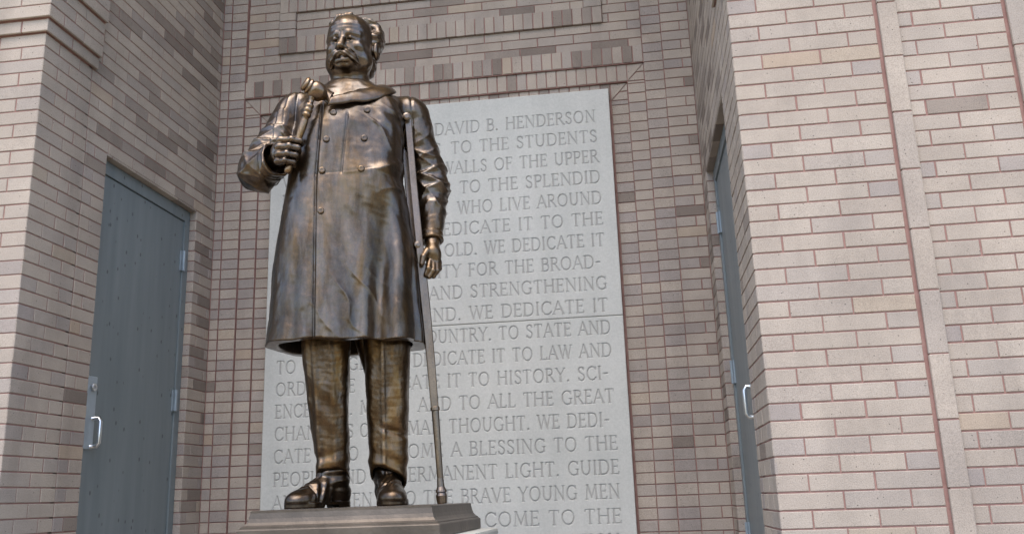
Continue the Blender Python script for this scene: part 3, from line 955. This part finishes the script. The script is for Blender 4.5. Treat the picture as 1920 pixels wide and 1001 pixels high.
def hair(p):
    q = head_local(p)
    x, y, z = q[:, 0], q[:, 1], q[:, 2]
    ax = np.abs(x)
    d = ell(q, (0, -0.028, 0.053), (0.112, 0.139, 0.119))
    sd = np.stack([ax, y, z], -1)
    d = smin(d, ell(sd, (0.088, -0.045, 0.055), (0.042, 0.070, 0.075)), 0.045)
    d = smin(d, ell(q, (0.078, -0.060, 0.075), (0.056, 0.075, 0.078)), 0.04)
    d = smin(d, ell(q, (0, -0.085, -0.050), (0.090, 0.070, 0.095)), 0.03)
    ang = np.arctan2(z - 0.02, ax + 0.02)
    st = np.sin(y * 70 + 30 * ang + 1.2 * np.sin(z * 35)) * 0.6 + np.sin(y * 190 - 36 * ang + 1.5 * np.sin(x * 55)) * 0.3
    top = sstep(0.11, 0.15, z)
    stt = np.sin(x * 120 + 45 * y) * 0.6 + np.sin(x * 300 + 70 * y + 1.0) * 0.35
    d = d - 0.0024 * (st * (1 - top) + stt * 0.8 * top)
    # hairline: receding over his left temple, swept up on his right
    rec = 0.055 * sstep(-0.03, 0.06, x)
    line = np.interp(z, [-0.14, -0.01, 0.04, 0.10, 0.125, 0.150, 0.165, 0.18], [-0.035, 0.000, 0.018, 0.022, 0.030, 0.055, 0.085, 0.13]).astype(np.float32) - rec * sstep(0.05, 0.11, z)
    line = line + 0.005 * np.sin(z * 130 + x * 60)
    d = smax(d, (y - line) * 0.85, 0.024)
    d = smax(d, -(z + 0.135 + 0.25 * (y + 0.06)), 0.012)
    d = smax(d, -ell(sd, (0.128, -0.016, -0.026), (0.030, 0.026, 0.036)), 0.008)   # leave the ears free
    qf = chain(q, [(-0.092, 0.030, 0.088), (-0.078, 0.048, 0.118), (-0.040, 0.050, 0.150), (0.015, 0.030, 0.167)], [0.009, 0.013, 0.012, 0.007], 0.012)
    return smin(d, qf - 0.003 * stt, 0.012)

def moustache(p):
    q = head_local(p)
    s = np.stack([np.abs(q[:, 0]), q[:, 1], q[:, 2]], -1)
    d = chain(s, [(0.003, 0.147, -0.070), (0.026, 0.143, -0.074), (0.050, 0.125, -0.092), (0.068, 0.104, -0.122)], [0.013, 0.0180, 0.0170, 0.0080], 0.008)
    return d + 0.0016 * np.sin(s[:, 0] * 260 + s[:, 2] * 330) - 0.001

SH_L, EL_L, WR_L = (-0.270, 0.015, 1.842), (-0.414, -0.050, 1.537), (-0.330, -0.155, 1.553)      # viewer's left
SH_R, EL_R, WR_R = (0.268, 0.020, 1.850), (0.358, 0.045, 1.510), (0.352, -0.040, 1.215)

def fist(p):
    d = ell(p, (-0.318, -0.205, 1.562), (0.030, 0.046, 0.056))
    d = smin(d, cone(p, WR_L, (-0.318, -0.200, 1.560), 0.034, 0.036), 0.03)
    ks = [(1.607, 0.0150, 0.0), (1.573, 0.0160, 0.006), (1.541, 0.0150, 0.003), (1.512, 0.0135, -0.006)]
    for z, r, f in ks:
        xo = (z - 1.56) * 0.28
        d = smin(d, chain(p, [(-0.322 + xo * .3, -0.238 - f, z), (-0.280 + xo, -0.262 - f, z - 0.003), (-0.243 + xo, -0.252 - f, z - 0.006), (-0.240 + xo, -0.220 - f, z - 0.009)],
                          [r * 1.10, r * 0.96, r * 0.92, r * 0.78], 0.004), 0.003)
        d = smin(d, sph(p, (-0.318 + xo * .3, -0.243 - f, z), r * 1.10), 0.006)
        d = smin(d, sph(p, (-0.279 + xo, -0.266 - f, z - 0.003), r * 0.98), 0.004)
    d = smin(d, chain(p, [(-0.322, -0.170, 1.598), (-0.284, -0.184, 1.626), (-0.244, -0.210, 1.634)], [0.020, 0.0155, 0.0125], 0.006), 0.008)
    return d

def open_hand(p):
    d = cone(p, WR_R, (0.350, -0.062, 1.165), 0.032, 0.036)
    d = smin(d, ell(p, (0.352, -0.070, 1.140), (0.036, 0.026, 0.050)), 0.02)
    for pts, rs in (
        ([(0.325, -0.085, 1.165), (0.306, -0.105, 1.132), (0.298, -0.110, 1.098)], [0.018, 0.0145, 0.011]),
        ([(0.334, -0.085, 1.112), (0.328, -0.108, 1.078), (0.316, -0.106, 1.052)], [0.0155, 0.0135, 0.0105]),
        ([(0.350, -0.083, 1.106), (0.348, -0.104, 1.068), (0.331, -0.104, 1.040)], [0.0155, 0.0135, 0.0105]),
        ([(0.366, -0.076, 1.110), (0.366, -0.094, 1.072), (0.350, -0.096, 1.044)], [0.0148, 0.0128, 0.010]),
        ([(0.379, -0.064, 1.120), (0.379, -0.078, 1.086), (0.366, -0.082, 1.062)], [0.0135, 0.0115, 0.009])):
        d = smin(d, chain(p, pts, rs, 0.004), 0.005)
    return d

def body(p):
    d = np.full(len(p), 1.0, np.float32)
    z = p[:, 2]
    m = z > 1.80
    if m.any(): d[m] = head(p[m])
    o = cone(p, (-0.022, 0.02, 1.86), (-0.02, 0.02, 1.0), 0.09, 0.12)
    for a, b, c in ((SH_L, EL_L, WR_L), (SH_R, EL_R, WR_R)):
        o = smin(o, chain(p, [(-0.02, 0.02, 1.80), a, b, c], [0.08, 0.05, 0.04, 0.034], 0.02), 0.02)
    for x0, x1 in ((-0.10, -0.078), (0.13, 0.156)):
        o = smin(o, chain(p, [(-0.02 + x0 * .3, 0.02, 0.98), (x0, 0.0, 0.55), (x1, 0.01, 0.14)], [0.07, 0.05, 0.035], 0.02), 0.03)
    d = smin(d, o, 0.02)
    m = (np.abs(p[:, 0] + 0.28) < 0.16) & (p[:, 1] < -0.08) & (np.abs(z - 1.56) < 0.2)
    if m.any(): d[m] = smin(d[m], fist(p[m]), 0.008)
    m = (np.abs(p[:, 0] - 0.35) < 0.14) & (np.abs(z - 1.13) < 0.2)
    if m.any(): d[m] = smin(d[m], open_hand(p[m]), 0.008)
    return d

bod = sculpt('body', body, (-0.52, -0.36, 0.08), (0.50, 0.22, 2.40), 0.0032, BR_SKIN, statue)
sculpt('hair', hair, (-0.20, -0.20, 2.00), (0.22, 0.24, 2.40), 0.0028, BR_HAIR, statue)
sculpt('moustache', moustache, (-0.20, -0.22, 1.98), (0.12, 0.0, 2.16), 0.0025, BR_HAIR, statue)

COAT_TAB = [(0.60, -0.374, 0.318, -0.300, 0.255, 2.3), (0.745, -0.368, 0.316, -0.298, 0.255, 2.3), (0.86, -0.352, 0.312, -0.292, 0.252, 2.3),
            (1.10, -0.335, 0.286, -0.278, 0.238, 2.3), (1.35, -0.308, 0.252, -0.262, 0.218, 2.3), (1.47, -0.290, 0.226, -0.254, 0.204, 2.3),
            (1.60, -0.284, 0.224, -0.258, 0.204, 2.3), (1.72, -0.274, 0.226, -0.252, 0.204, 2.3), (1.80, -0.268, 0.226, -0.228, 0.190, 2.4),
            (1.87, -0.240, 0.215, -0.190, 0.175, 2.4), (1.92, -0.190, 0.175, -0.155, 0.155, 2.3), (1.965, -0.150, 0.115, -0.125, 0.140, 2.2),
            (2.00, -0.110, 0.075, -0.095, 0.115, 2.1), (2.10, -0.06, 0.03, -0.05, 0.06, 2.0)]
FRONT = ([0.60, 0.745, 0.86, 1.10, 1.35, 1.47, 1.60, 1.72, 1.80, 1.87, 2.1], [-0.252, -0.250, -0.243, -0.231, -0.221, -0.217, -0.222, -0.217, -0.204, -0.178, -0.10])
def coat_shell(p):
    return smax(prof(p, COAT_TAB), np.interp(p[:, 2], *FRONT).astype(np.float32) - p[:, 1], 0.035)
def coat_body(p):
    x, y, z = p.T
    d = coat_shell(p)
    front = sstep(0.02, -0.10, y)
    sk = sstep(1.42, 1.0, z)
    xs = np.interp(z, [0.737, 1.455, 1.80], [-0.153, -0.159, -0.138])
    disp = 0.006 * sig((x - xs) / 0.0022) * front * sstep(0.20, 0.05, x) * sstep(1.84, 1.79, z)
    disp -= 0.007 * gau(x - xs + 0.004, 0.0055) * front * sstep(1.84, 1.79, z)
    x2 = np.interp(z, [1.479, 1.733], [-0.055, -0.033])
    disp -= 0.005 * gau(x - x2, 0.005) * front * sstep(1.46, 1.48, z) * sstep(1.78, 1.74, z)
    disp += 0.003 * sig((x - x2) / 0.004) * front * sstep(1.46, 1.48, z) * sstep(1.80, 1.72, z) * sstep(0.12, 0.0, x)
    zw = 1.468 + (x + 0.145) * 0.115
    disp -= 0.0011 * gau(z - zw, 0.0050) * front * sig((x - xs) / 0.004)
    # skirt: long flutes falling from the waist
    w = 0.010 * np.sin(z * 6.0)
    disp -= 0.046 * gau(x - (0.112 + w), 0.040) * front * sk
    disp += 0.016 * gau(x - (0.195 + w), 0.035) * front * sk
    disp += 0.024 * gau(x - 0.09, 0.12) * gau(z - 1.46, 0.11) * front
    disp -= 0.014 * gau(x + 0.005 + 2 * w, 0.024) * front * sk * sstep(1.1, 0.85, z)
    disp += 0.008 * gau(x + 0.085 + w, 0.035) * front * sk
    disp -= 0.012 * gau(x + 0.235 - w, 0.022) * front * sstep(1.3, 0.9, z)
    ph = np.arctan2(y, x + 0.028)
    disp -= 0.030 * gau(ph + 0.47, 0.075) * sstep(1.25, 0.95, z)
    disp += 0.012 * np.sin(6 * ph + 1.0) * sk * (1 - front)
    # pull of the cloth at waist and chest
    disp += 0.0035 * np.sin((z * 1.0 - 0.55 * np.abs(x - 0.02)) * 62 + 3 * x) * gau(z - 1.50, 0.07) * front * sstep(0.03, 0.12, x)
    disp += 0.0050 * np.sin((z + 0.8 * x) * 48 + 1.0) * gau(z - 1.77, 0.06) * front * sstep(0.05, 0.14, x)
    ph2 = 1.2 * wob(p, 8.0, 77, 5)
    cr = (1.0 - np.abs(np.sin(26 * z - 13 * x + 0.6 + ph2))) ** 2.5
    disp += 0.008 * (cr - 0.3) * sstep(0.02, 0.16, x) * gau(z - 1.48, 0.10) * front
    cr = (1.0 - np.abs(np.sin(17 * z + 21 * x + 1.6 + ph2))) ** 2.5
    disp += 0.008 * (cr - 0.3) * gau(z - 0.90, 0.12) * gau(x + 0.02, 0.12) * front
    disp += 0.008 * (cr - 0.3) * gau(z - 1.70, 0.10) * sstep(-0.02, 0.12, x) * front
    disp -= 0.010 * gau(x + 0.03, 0.05) * gau(z - 1.62, 0.10) * front * 0.6
    disp += 0.0036 * wob(p, 13, 11, 8, (1, 1, .35)) + 0.0013 * wob(p, 34, 12, 8, (1, 1, .5)) + 0.0005 * wob(p, 85, 13, 8, (1, 1, .6))
    return d - disp

def arm_axis(p, a, b):
    a, b = np.array(a, np.float32), np.array(b, np.float32)
    d = b - a
    L_ = np.sqrt(d @ d)
    return ((p - a) @ (d / L_)) / L_

def sleeve(p, A, E, Wp, ra, re, rw, seed, amp):
    d = cone(p, A, E, ra, re)
    d = smin(d, cone(p, E, Wp, re, rw), 0.03)
    t1, t2 = arm_axis(p, A, E), arm_axis(p, E, Wp)
    q = p - np.array(E, np.float32)
    near = gau(ln(q), 0.15)
    k = np.array(A, np.float32) - np.array(Wp, np.float32)
    k /= np.sqrt(k @ k)
    s = q @ k
    ph = 1.6 * wob(q, 9.0, seed + 5, 5)
    for (fr, kx, ky, o, am) in ((30, 12, 8, 0.3, 1.0), (38, -17, 12, 1.9, 0.7), (24, 20, -16, 3.1, 0.6)):
        cr = (1.0 - np.abs(np.sin(s * fr + kx * q[:, 0] + ky * q[:, 1] + o + ph))) ** 2.2
        d = d - amp * am * (cr - 0.35) * near
        d = d - 0.35 * amp * am * (cr - 0.35) * gau(ln(p - np.array(A, np.float32) * 0.5 - np.array(E, np.float32) * 0.5), 0.14)
    # cut the cuff square and hollow it a little
    dirv = np.array(Wp, np.float32) - np.array(E, np.float32)
    Ln = np.sqrt(dirv @ dirv)
    dirv /= Ln
    u = (p - np.array(Wp, np.float32)) @ dirv
    d = d - 0.005 * sstep(-0.040, -0.036, u) - 0.004 * gau(u + 0.006, 0.006)
    d = smax(d, u, 0.006)
    d = smax(d, -cone(p, np.array(Wp) - dirv * 0.03, np.array(Wp) + dirv * 0.05, rw - 0.012, rw - 0.006), 0.004)
    return d - 0.0028 * wob(p, 20, seed, 8) - 0.0007 * wob(p, 70, seed + 1, 8)

def coat(p):
    x, y, z = p.T
    d = coat_body(p)
    sh = cone(p, (-0.235, 0.02, 1.853), (0.235, 0.02, 1.862), 0.086, 0.086)
    d = smin(d, sh, 0.05)
    a = sleeve(p, SH_L, EL_L, WR_L, 0.088, 0.092, 0.074, 21, 0.014)
    b = sleeve(p, SH_R, EL_R, (0.353, -0.030, 1.225), 0.086, 0.086, 0.046, 31, 0.016)
    seam = 0.004 * (gau(x + 0.262 - 0.05 * (z - 1.85), 0.006) + gau(x - 0.262 + 0.05 * (z - 1.85), 0.006)) * sstep(1.70, 1.76, z)
    k = np.interp(z, [1.55, 1.72, 1.85], [0.004, 0.012, 0.035]).astype(np.float32)
    d = smin(d, smin(a, b, 0.002), k) + seam
    # neck opening, hem and hollow skirt
    d = smax(d, -cone(p, (-0.02, -0.03, 1.90), (-0.01, 0.0, 2.08), 0.080, 0.125), 0.01)
    hem = 0.744 + 0.004 * np.sin(x * 31) - z
    inner = coat_shell(p) + 0.055
    d = smax(d, -np.where(z < 1.10, smax(inner, z - 1.05, 0.02), 1.0), 0.004)
    d = smax(d, hem, 0.004)
    return d

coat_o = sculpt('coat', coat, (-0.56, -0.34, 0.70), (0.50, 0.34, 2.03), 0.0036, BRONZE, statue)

def on_front(x, z):
    ys = np.linspace(-0.33, 0.0, 700).astype(np.float32)
    v = coat(np.stack([np.full_like(ys, x), ys, np.full_like(ys, z)], -1))
    i = int(np.argmax(v < 0))
    return float(ys[i])
for (bx, bz) in ((-0.093, 1.755), (-0.121, 1.624), (-0.137, 1.480), (-0.139, 1.295), (0.054, 1.776), (0.042, 1.635), (0.030, 1.487)):
    g = Geo()
    by = on_front(bx, bz)
    g.lathe((bx, by + 0.004, bz), (bx, by - 0.02, bz + 0.0005), [(0.0, 0.0145), (0.007, 0.0155), (0.011, 0.0140), (0.0125, 0.0110), (0.0125, 0.0075), (0.0118, 0.004)], 18)
    geo_part(g, 'button', BRONZE, coat_o)

def spline(pts, n):
    P = [Vector(p) for p in pts]
    out = []
    m = len(P) - 1
    for i in range(n):
        t = i / (n - 1) * m
        k = min(int(t), m - 1)
        u = t - k
        p0, p1, p2, p3 = P[max(k - 1, 0)], P[k], P[k + 1], P[min(k + 2, m)]
        out.append(0.5 * ((2 * p1) + (p2 - p0) * u + (2 * p0 - 5 * p1 + 4 * p2 - p3) * u * u + (3 * p1 - p0 - 3 * p2 + p3) * u ** 3))
    return out

def collar():
    inner = [(-0.085, -0.172, 1.856), (-0.124, -0.098, 1.918), (-0.130, 0.02, 1.992), (-0.09, 0.09, 2.015), (-0.02, 0.115, 2.02), (0.055, 0.09, 2.015),
             (0.088, 0.02, 2.0), (0.078, -0.088, 1.938), (0.010, -0.158, 1.884), (-0.085, -0.198, 1.824)]
    outer = [(-0.112, -0.212, 1.796), (-0.172, -0.150, 1.872), (-0.215, 0.015, 1.950), (-0.15, 0.13, 1.945), (-0.02, 0.175, 1.935), (0.12, 0.13, 1.95),
             (0.176, 0.015, 1.972), (0.178, -0.115, 1.908), (0.050, -0.208, 1.822), (-0.118, -0.236, 1.784)]
    n, m = 90, 9
    inner = [(x + (x + 0.02) * 0.10, y + (y - 0.02) * 0.08, z + 0.004) for x, y, z in inner]
    a, b = spline(inner, n), spline(outer, n)
    vs, fs = [], []
    for i in range(n):
        for j in range(m):
            t = j / (m - 1)
            p = a[i].lerp(b[i], t)
            cen = Vector((-0.02, 0.02, p.z))
            o = (p - cen).normalized()
            bulge = 0.012 * math.sin(math.pi * t) - 0.002 * t
            p = p + Vector((0, 0, 1)) * bulge + o * (0.006 * math.sin(math.pi * t))
            p.z += 0.003 * math.sin(i * 0.55) * t + 0.002 * math.sin(i * 1.3 + j)
            vs.append((p.x, p.y, p.z))
    for i in range(n - 1):
        for j in range(m - 1):
            fs.append((i * m + j, i * m + j + 1, (i + 1) * m + j + 1, (i + 1) * m + j))
    g = Geo()
    g.add(vs, fs)
    o = geo_part(g, 'collar', BRONZE, coat_o)
    sm = o.modifiers.new('thickness', 'SOLIDIFY')
    sm.thickness = 0.009
    sm.offset = 0.0
collar()

def cravat(p):
    d = ell(p, (-0.040, -0.132, 1.866), (0.046, 0.038, 0.030))
    d = smin(d, cone(p, (-0.118, -0.064, 1.925), (-0.058, -0.132, 1.872), 0.018, 0.014), 0.012)
    d = smin(d, cone(p, (0.072, -0.064, 1.938), (-0.012, -0.136, 1.880), 0.018, 0.014), 0.012)
    n = cone(p, (-0.018, 0.0, 1.95), (-0.018, 0.012, 2.0), 0.112, 0.100)
    n = smax(n, np.abs(p[:, 2] - 1.930 - 0.50 * p[:, 1]) - 0.020, 0.006)
    d = smin(d, n, 0.008)
    return d + 0.003 * wob(p, 50, 41) + 0.0015 * wob(p, 120, 42)
sculpt('cravat', cravat, (-0.17, -0.20, 1.84), (0.14, 0.16, 2.05), 0.003, BR_HAIR, statue)

LEG_L = [(0.05, -0.146, 0.000, -0.085, 0.092, 2.5), (0.19, -0.146, -0.004, -0.085, 0.092, 2.5), (0.26, -0.147, -0.008, -0.088, 0.092, 2.5), (0.40, -0.166, -0.010, -0.094, 0.098, 2.6),
         (0.535, -0.184, -0.010, -0.104, 0.104, 2.6), (0.66, -0.206, -0.009, -0.112, 0.112, 2.5), (0.76, -0.221, -0.006, -0.120, 0.120, 2.4), (1.0, -0.235, 0.0, -0.13, 0.14, 2.3)]
LEG_R = [(0.05, 0.086, 0.234, -0.090, 0.092, 2.4), (0.16, 0.083, 0.234, -0.095, 0.090, 2.4), (0.25, 0.076, 0.238, -0.100, 0.086, 2.4), (0.40, 0.069, 0.244, -0.108, 0.086, 2.4),
         (0.535, 0.061, 0.249, -0.116, 0.090, 2.4), (0.66, 0.052, 0.251, -0.122, 0.100, 2.3), (0.76, 0.044, 0.252, -0.126, 0.110, 2.3), (1.0, 0.03, 0.25, -0.13, 0.14, 2.2)]
def trousers(p):
    x, y, z = p.T
    a = prof(p, LEG_L)
    fr = sstep(0.02, -0.06, y)
    cx = np.interp(z, [0.2, 0.76], [-0.10, -0.135])
    a = a - 0.010 * gau(x - cx + 0.030, 0.012) * fr - 0.007 * gau(x - cx - 0.040, 0.014) * fr
    a = a - 0.0022 * np.sin((z + 0.9 * x) * 60) * fr * gau(z - 0.46, 0.12)
    a = a - 0.004 * np.sin((z - 0.3 * x) * 75) * gau(z - 0.27, 0.04)
    a = smax(a, 0.183 - 0.55 * y - z, 0.006)
    b = prof(p, LEG_R)
    c2 = np.interp(z, [0.2, 0.76], [0.135, 0.125])
    b = b - 0.012 * gau(x - c2, 0.012) * fr - 0.0022 * np.sin((z - 0.9 * x) * 50 + 1) * fr * gau(z - 0.43, 0.12)
    b = b + 0.010 * gau((z - 0.385) + 0.25 * (x - 0.13), 0.014) * fr * sstep(0.11, 0.13, x)
    b = b - 0.004 * np.sin((z + 0.5 * x) * 70) * gau(z - 0.25, 0.05)
    b = smax(b, 0.178 - 0.42 * y - 0.35 * (x - 0.16) - z, 0.006)
    d = smin(a, b, 0.02)
    d = smin(d, ell(p, (0.012, 0.02, 0.98), (0.23, 0.14, 0.16)), 0.04)
    d = d - 0.0026 * wob(p, 16, 51, 8, (1, 1, .45)) - 0.0012 * wob(p, 44, 52, 8, (1, 1, .6)) - 0.0005 * wob(p, 110, 53)
    # hollow at the hems
    ia, ib = prof(p, LEG_L) + 0.013, prof(p, LEG_R) + 0.013
    inner = smax(np.minimum(ia, ib), z - 0.34, 0.01)
    return smax(smax(d, -inner, 0.004), z - 1.04, 0.01)
sculpt('trousers', trousers, (-0.26, -0.18, 0.09), (0.29, 0.19, 1.06), 0.0034, BR_TROUSER, statue)

def shoe_fn(hx, hy, tx, ty, anx, any_, seed):
    h = np.array([hx, hy]); t = np.array([tx, ty])
    dv = (t - h); Ln = np.sqrt(dv @ dv); dv = dv / Ln
    sv = np.array([-dv[1], dv[0]])
    def f(p):
        q = p[:, :2] - h
        u, v = q @ dv, q @ sv
        z = p[:, 2] - ZP
        Q = np.stack([u, v, z], -1).astype(np.float32)
        # sole outline: heel, waist, ball, toe
        P2 = np.stack([u, v, np.zeros_like(u)], -1).astype(np.float32)
        out = chain(P2, [(0.045, 0, 0), (0.13, 0.004, 0), (Ln - 0.085, 0.004, 0), (Ln - 0.048, 0, 0)], [0.044, 0.042, 0.060, 0.050], 0.02)
        sole = smax(out, np.abs(z - 0.013) - 0.012, 0.004)
        arch = gau(u - 0.125, 0.035)
        sole = np.maximum(sole, np.where(np.abs(u - 0.125) < 0.042, 0.012 - z, -1.0))
        up = smin(ell(Q, (Ln - 0.062, 0.002, 0.028), (0.068, 0.058, 0.046)), ell(Q, (Ln - 0.13, 0.003, 0.035), (0.09, 0.056, 0.056)), 0.03)
        up = smin(up, cone(Q, (Ln - 0.12, 0.0, 0.040), (0.085, 0.0, 0.135), 0.042, 0.050), 0.035)
        up = smin(up, ell(Q, (0.055, 0, 0.055), (0.056, 0.045, 0.060)), 0.03)
        up = smin(up, cone(Q, (0.070, 0, 0.08), (0.072, 0, 0.215), 0.050, 0.060), 0.035)
        up = smax(up, 0.020 - z, 0.006)
        cr = gau(u - (Ln - 0.13), 0.055) * np.sin((u + 0.25 * z) * 150 + 6 * np.sin(v * 40)) * 0.0030
        cr += gau(z - 0.13, 0.05) * np.sin(z * 130 + 8 * u) * 0.0040
        cr -= 0.004 * gau(u - (Ln - 0.092 - 0.6 * np.abs(v) * 0.2), 0.004)      # toe-cap seam
        lace = gau(v, 0.012) * np.abs(np.sin(u * 170)) * 0.003 * sstep(Ln - 0.14, Ln - 0.17, u)
        up = up - cr - lace - 0.0012 * wob(p, 50, seed)
        return np.minimum(smin(up, sole + 0.0, 0.003), 1.0)
    return f
sculpt('shoe', shoe_fn(-0.012, 0.045, -0.250, -0.165, 0, 0, 61), (-0.36, -0.28, 0.05), (0.08, 0.14, 0.32), 0.003, BR_BOOT, statue, 'shoe turned out to his right')
sculpt('shoe', shoe_fn(0.150, 0.085, 0.166, -0.255, 0, 0, 62), (0.05, -0.35, 0.05), (0.28, 0.18, 0.32), 0.003, BR_BOOT, statue, 'shoe pointing forward')

def gavel():
    b = Vector((-0.284, -0.222, 1.463)); t = Vector((-0.182, -0.248, 1.815))
    ax = (t - b).normalized(); L_ = (t - b).length
    pr = [(0.0, 0.004), (0.004, 0.014), (0.018, 0.0165), (0.034, 0.0145), (0.06, 0.0125), (0.12, 0.0120), (0.17, 0.0140), (0.215, 0.0175), (0.25, 0.0165), (0.268, 0.0135),
          (0.270, 0.0195), (0.282, 0.0205), (0.287, 0.0145), (0.292, 0.0195), (0.304, 0.0205), (0.309, 0.0145), (0.314, 0.0185), (0.326, 0.019), (0.331, 0.0125), (0.352, 0.0115), (0.366, 0.018), (L_ + 0.01, 0.015)]
    g = Geo()
    g.lathe(b, t, [(x, r * 1.0) for x, r in pr], 20)
    h = geo_part(g, 'gavel', BR_GOLD, statue)
    g2 = Geo()
    a, c = Vector((-0.222, -0.268, 1.868)), Vector((-0.126, -0.226, 1.822))
    l2 = (c - a).length
    pr2 = [(0.0, 0.010), (0.002, 0.027), (0.008, 0.0315), (0.014, 0.032), (0.016, 0.0285), (0.021, 0.0285), (0.023, 0.034), (0.029, 0.034), (0.031, 0.0305), (0.036, 0.0305), (0.038, 0.035),
           (0.050, 0.0400), (0.066, 0.0410), (0.080, 0.0385), (0.092, 0.033), (0.100, 0.023), (l2 + 0.0, 0.010)]
    g2.lathe(a, c, [(t * 1.05, r * 1.05) for t, r in pr2], 24)
    geo_part(g2, 'gavel_head', BR_GOLD, h)
gavel()

def bar(g, pts, w, d):
    """flat bar through pts, w wide across the view and d deep"""
    vs, fs = [], []
    for i, (x, y, z) in enumerate(pts):
        ww = w[i] if isinstance(w, (list, tuple)) else w
        dd = d[i] if isinstance(d, (list, tuple)) else d
        c = 0.18
        for (a, b) in ((-1, -1 + c), (-1 + c, -1), (1 - c, -1), (1, -1 + c), (1, 1 - c), (1 - c, 1), (-1 + c, 1), (-1, 1 - c)):
            vs.append((x + a * ww, y + b * dd, z))
    for i in range(len(pts) - 1):
        for k in range(8):
            k2 = (k + 1) % 8
            fs.append((i * 8 + k, i * 8 + k2, (i + 1) * 8 + k2, (i + 1) * 8 + k))
    fs.append(tuple(range(8)))
    fs.append(tuple(range((len(pts) - 1) * 8, len(pts) * 8))[::-1])
    g.add(vs, [f[::-1] for f in fs])

def crutch():
    g = Geo()
    bar(g, [(0.244, -0.062, 1.800), (0.267, -0.072, 1.474), (0.288, -0.086, 1.215), (0.294, -0.086, 1.150), (0.300, -0.083, 1.080)], [0.0155, 0.0160, 0.0165, 0.0180, 0.015], [0.010, 0.010, 0.010, 0.012, 0.010])
    bar(g, [(0.228, 0.010, 1.800), (0.250, 0.000, 1.474), (0.272, -0.020, 1.215), (0.285, -0.045, 1.140), (0.298, -0.066, 1.080)], [0.0155, 0.0160, 0.0165, 0.0180, 0.015], [0.010, 0.010, 0.010, 0.012, 0.010])
    g.lathe((0.285, -0.10, 1.19), (0.268, -0.005, 1.19), [(0.0, 0.008), (0.003, 0.017), (0.05, 0.019), (0.095, 0.017), (0.098, 0.008)], 14)
    bar(g, [(0.298, -0.076, 1.105), (0.309, -0.078, 0.98), (0.3205, -0.08, 0.85), (0.336, -0.08, 0.66), (0.350, -0.08, 0.47)], [0.020, 0.0200, 0.0195, 0.0180, 0.0160], [0.018, 0.0175, 0.0170, 0.0165, 0.0150])
    g.lathe((0.351, -0.08, 0.475), (0.376, -0.08, 0.07), [(t, r * 1.3) for t, r in [(0.0, 0.0125), (0.004, 0.0155), (0.016, 0.0155), (0.020, 0.0125), (0.16, 0.0112), (0.30, 0.0105), (0.335, 0.0125), (0.350, 0.0175), (0.356, 0.0185), (0.360, 0.015), (0.372, 0.0185), (0.385, 0.0175), (0.40, 0.0165), (0.405, 0.015)]], 18)
    g.lathe((0.237, -0.10, 1.805), (0.237, 0.05, 1.805), [(0.0, 0.010), (0.004, 0.018), (0.07, 0.014), (0.146, 0.018), (0.15, 0.010)], 14)
    geo_part(g, 'crutch', mat_bronze('bronze_crutch', 0.5, 0.1, 0.40, 0.4, 0.6, 1.0), statue, False)
crutch()

def plinth():
    g = Geo()
    def ring(x0, x1, y0, y1, z): return [(x0, y0, z), (x1, y0, z), (x1, y1, z), (x0, y1, z)]
    X0, X1, Y0, Y1 = 1.266, 1.970, -2.150, -1.345
    prof_ = [(-0.006, ZP), (0.0, ZP - 0.003), (0.0, ZP - 0.010), (0.004, 0.040), (0.009, 0.026), (0.017, 0.016), (0.027, 0.010), (0.027, 0.006), (0.034, 0.002), (0.036, -0.002), (0.036, -0.040), (0.033, -0.044)]
    vs, fs = [], []
    for (e, z) in prof_:
        vs += ring(X0 - e, X1 + e, Y0 - e, Y1 + e, z)
    for i in range(len(prof_) - 1):
        for k in range(4):
            k2 = (k + 1) % 4
            fs.append((i * 4 + k, (i + 1) * 4 + k, (i + 1) * 4 + k2, i * 4 + k2))
    fs.append((0, 1, 2, 3))
    fs.append(tuple(range((len(prof_) - 1) * 4, len(prof_) * 4))[::-1])
    inv = Matrix.Rotation(-ROT, 4, 'Z')
    vs = [inv @ Vector((x - OX, y - OY, z - ZB)) for x, y, z in vs]
    g.add(vs, fs)
    g.obj('plinth', BR_BASE, statue)
    p = Geo()
    p.box(1.155, 2.075, -2.255, -1.235, -0.155, -0.0455, 0.012)
    p.box(1.205, 2.025, -2.205, -1.285, FL * C, -0.156, 0.008)
    p.v = [(x - 1.615, y + 1.745, z - FL * C) for x, y, z in p.v]
    o = p.obj('stone_pedestal', PALE_STONE)
    o.location = (1.615, -1.745, FL * C)
    tag(o, 'pale stone pedestal under the bronze plinth, only its top corner showing at the bottom edge', 'pedestal')
plinth()
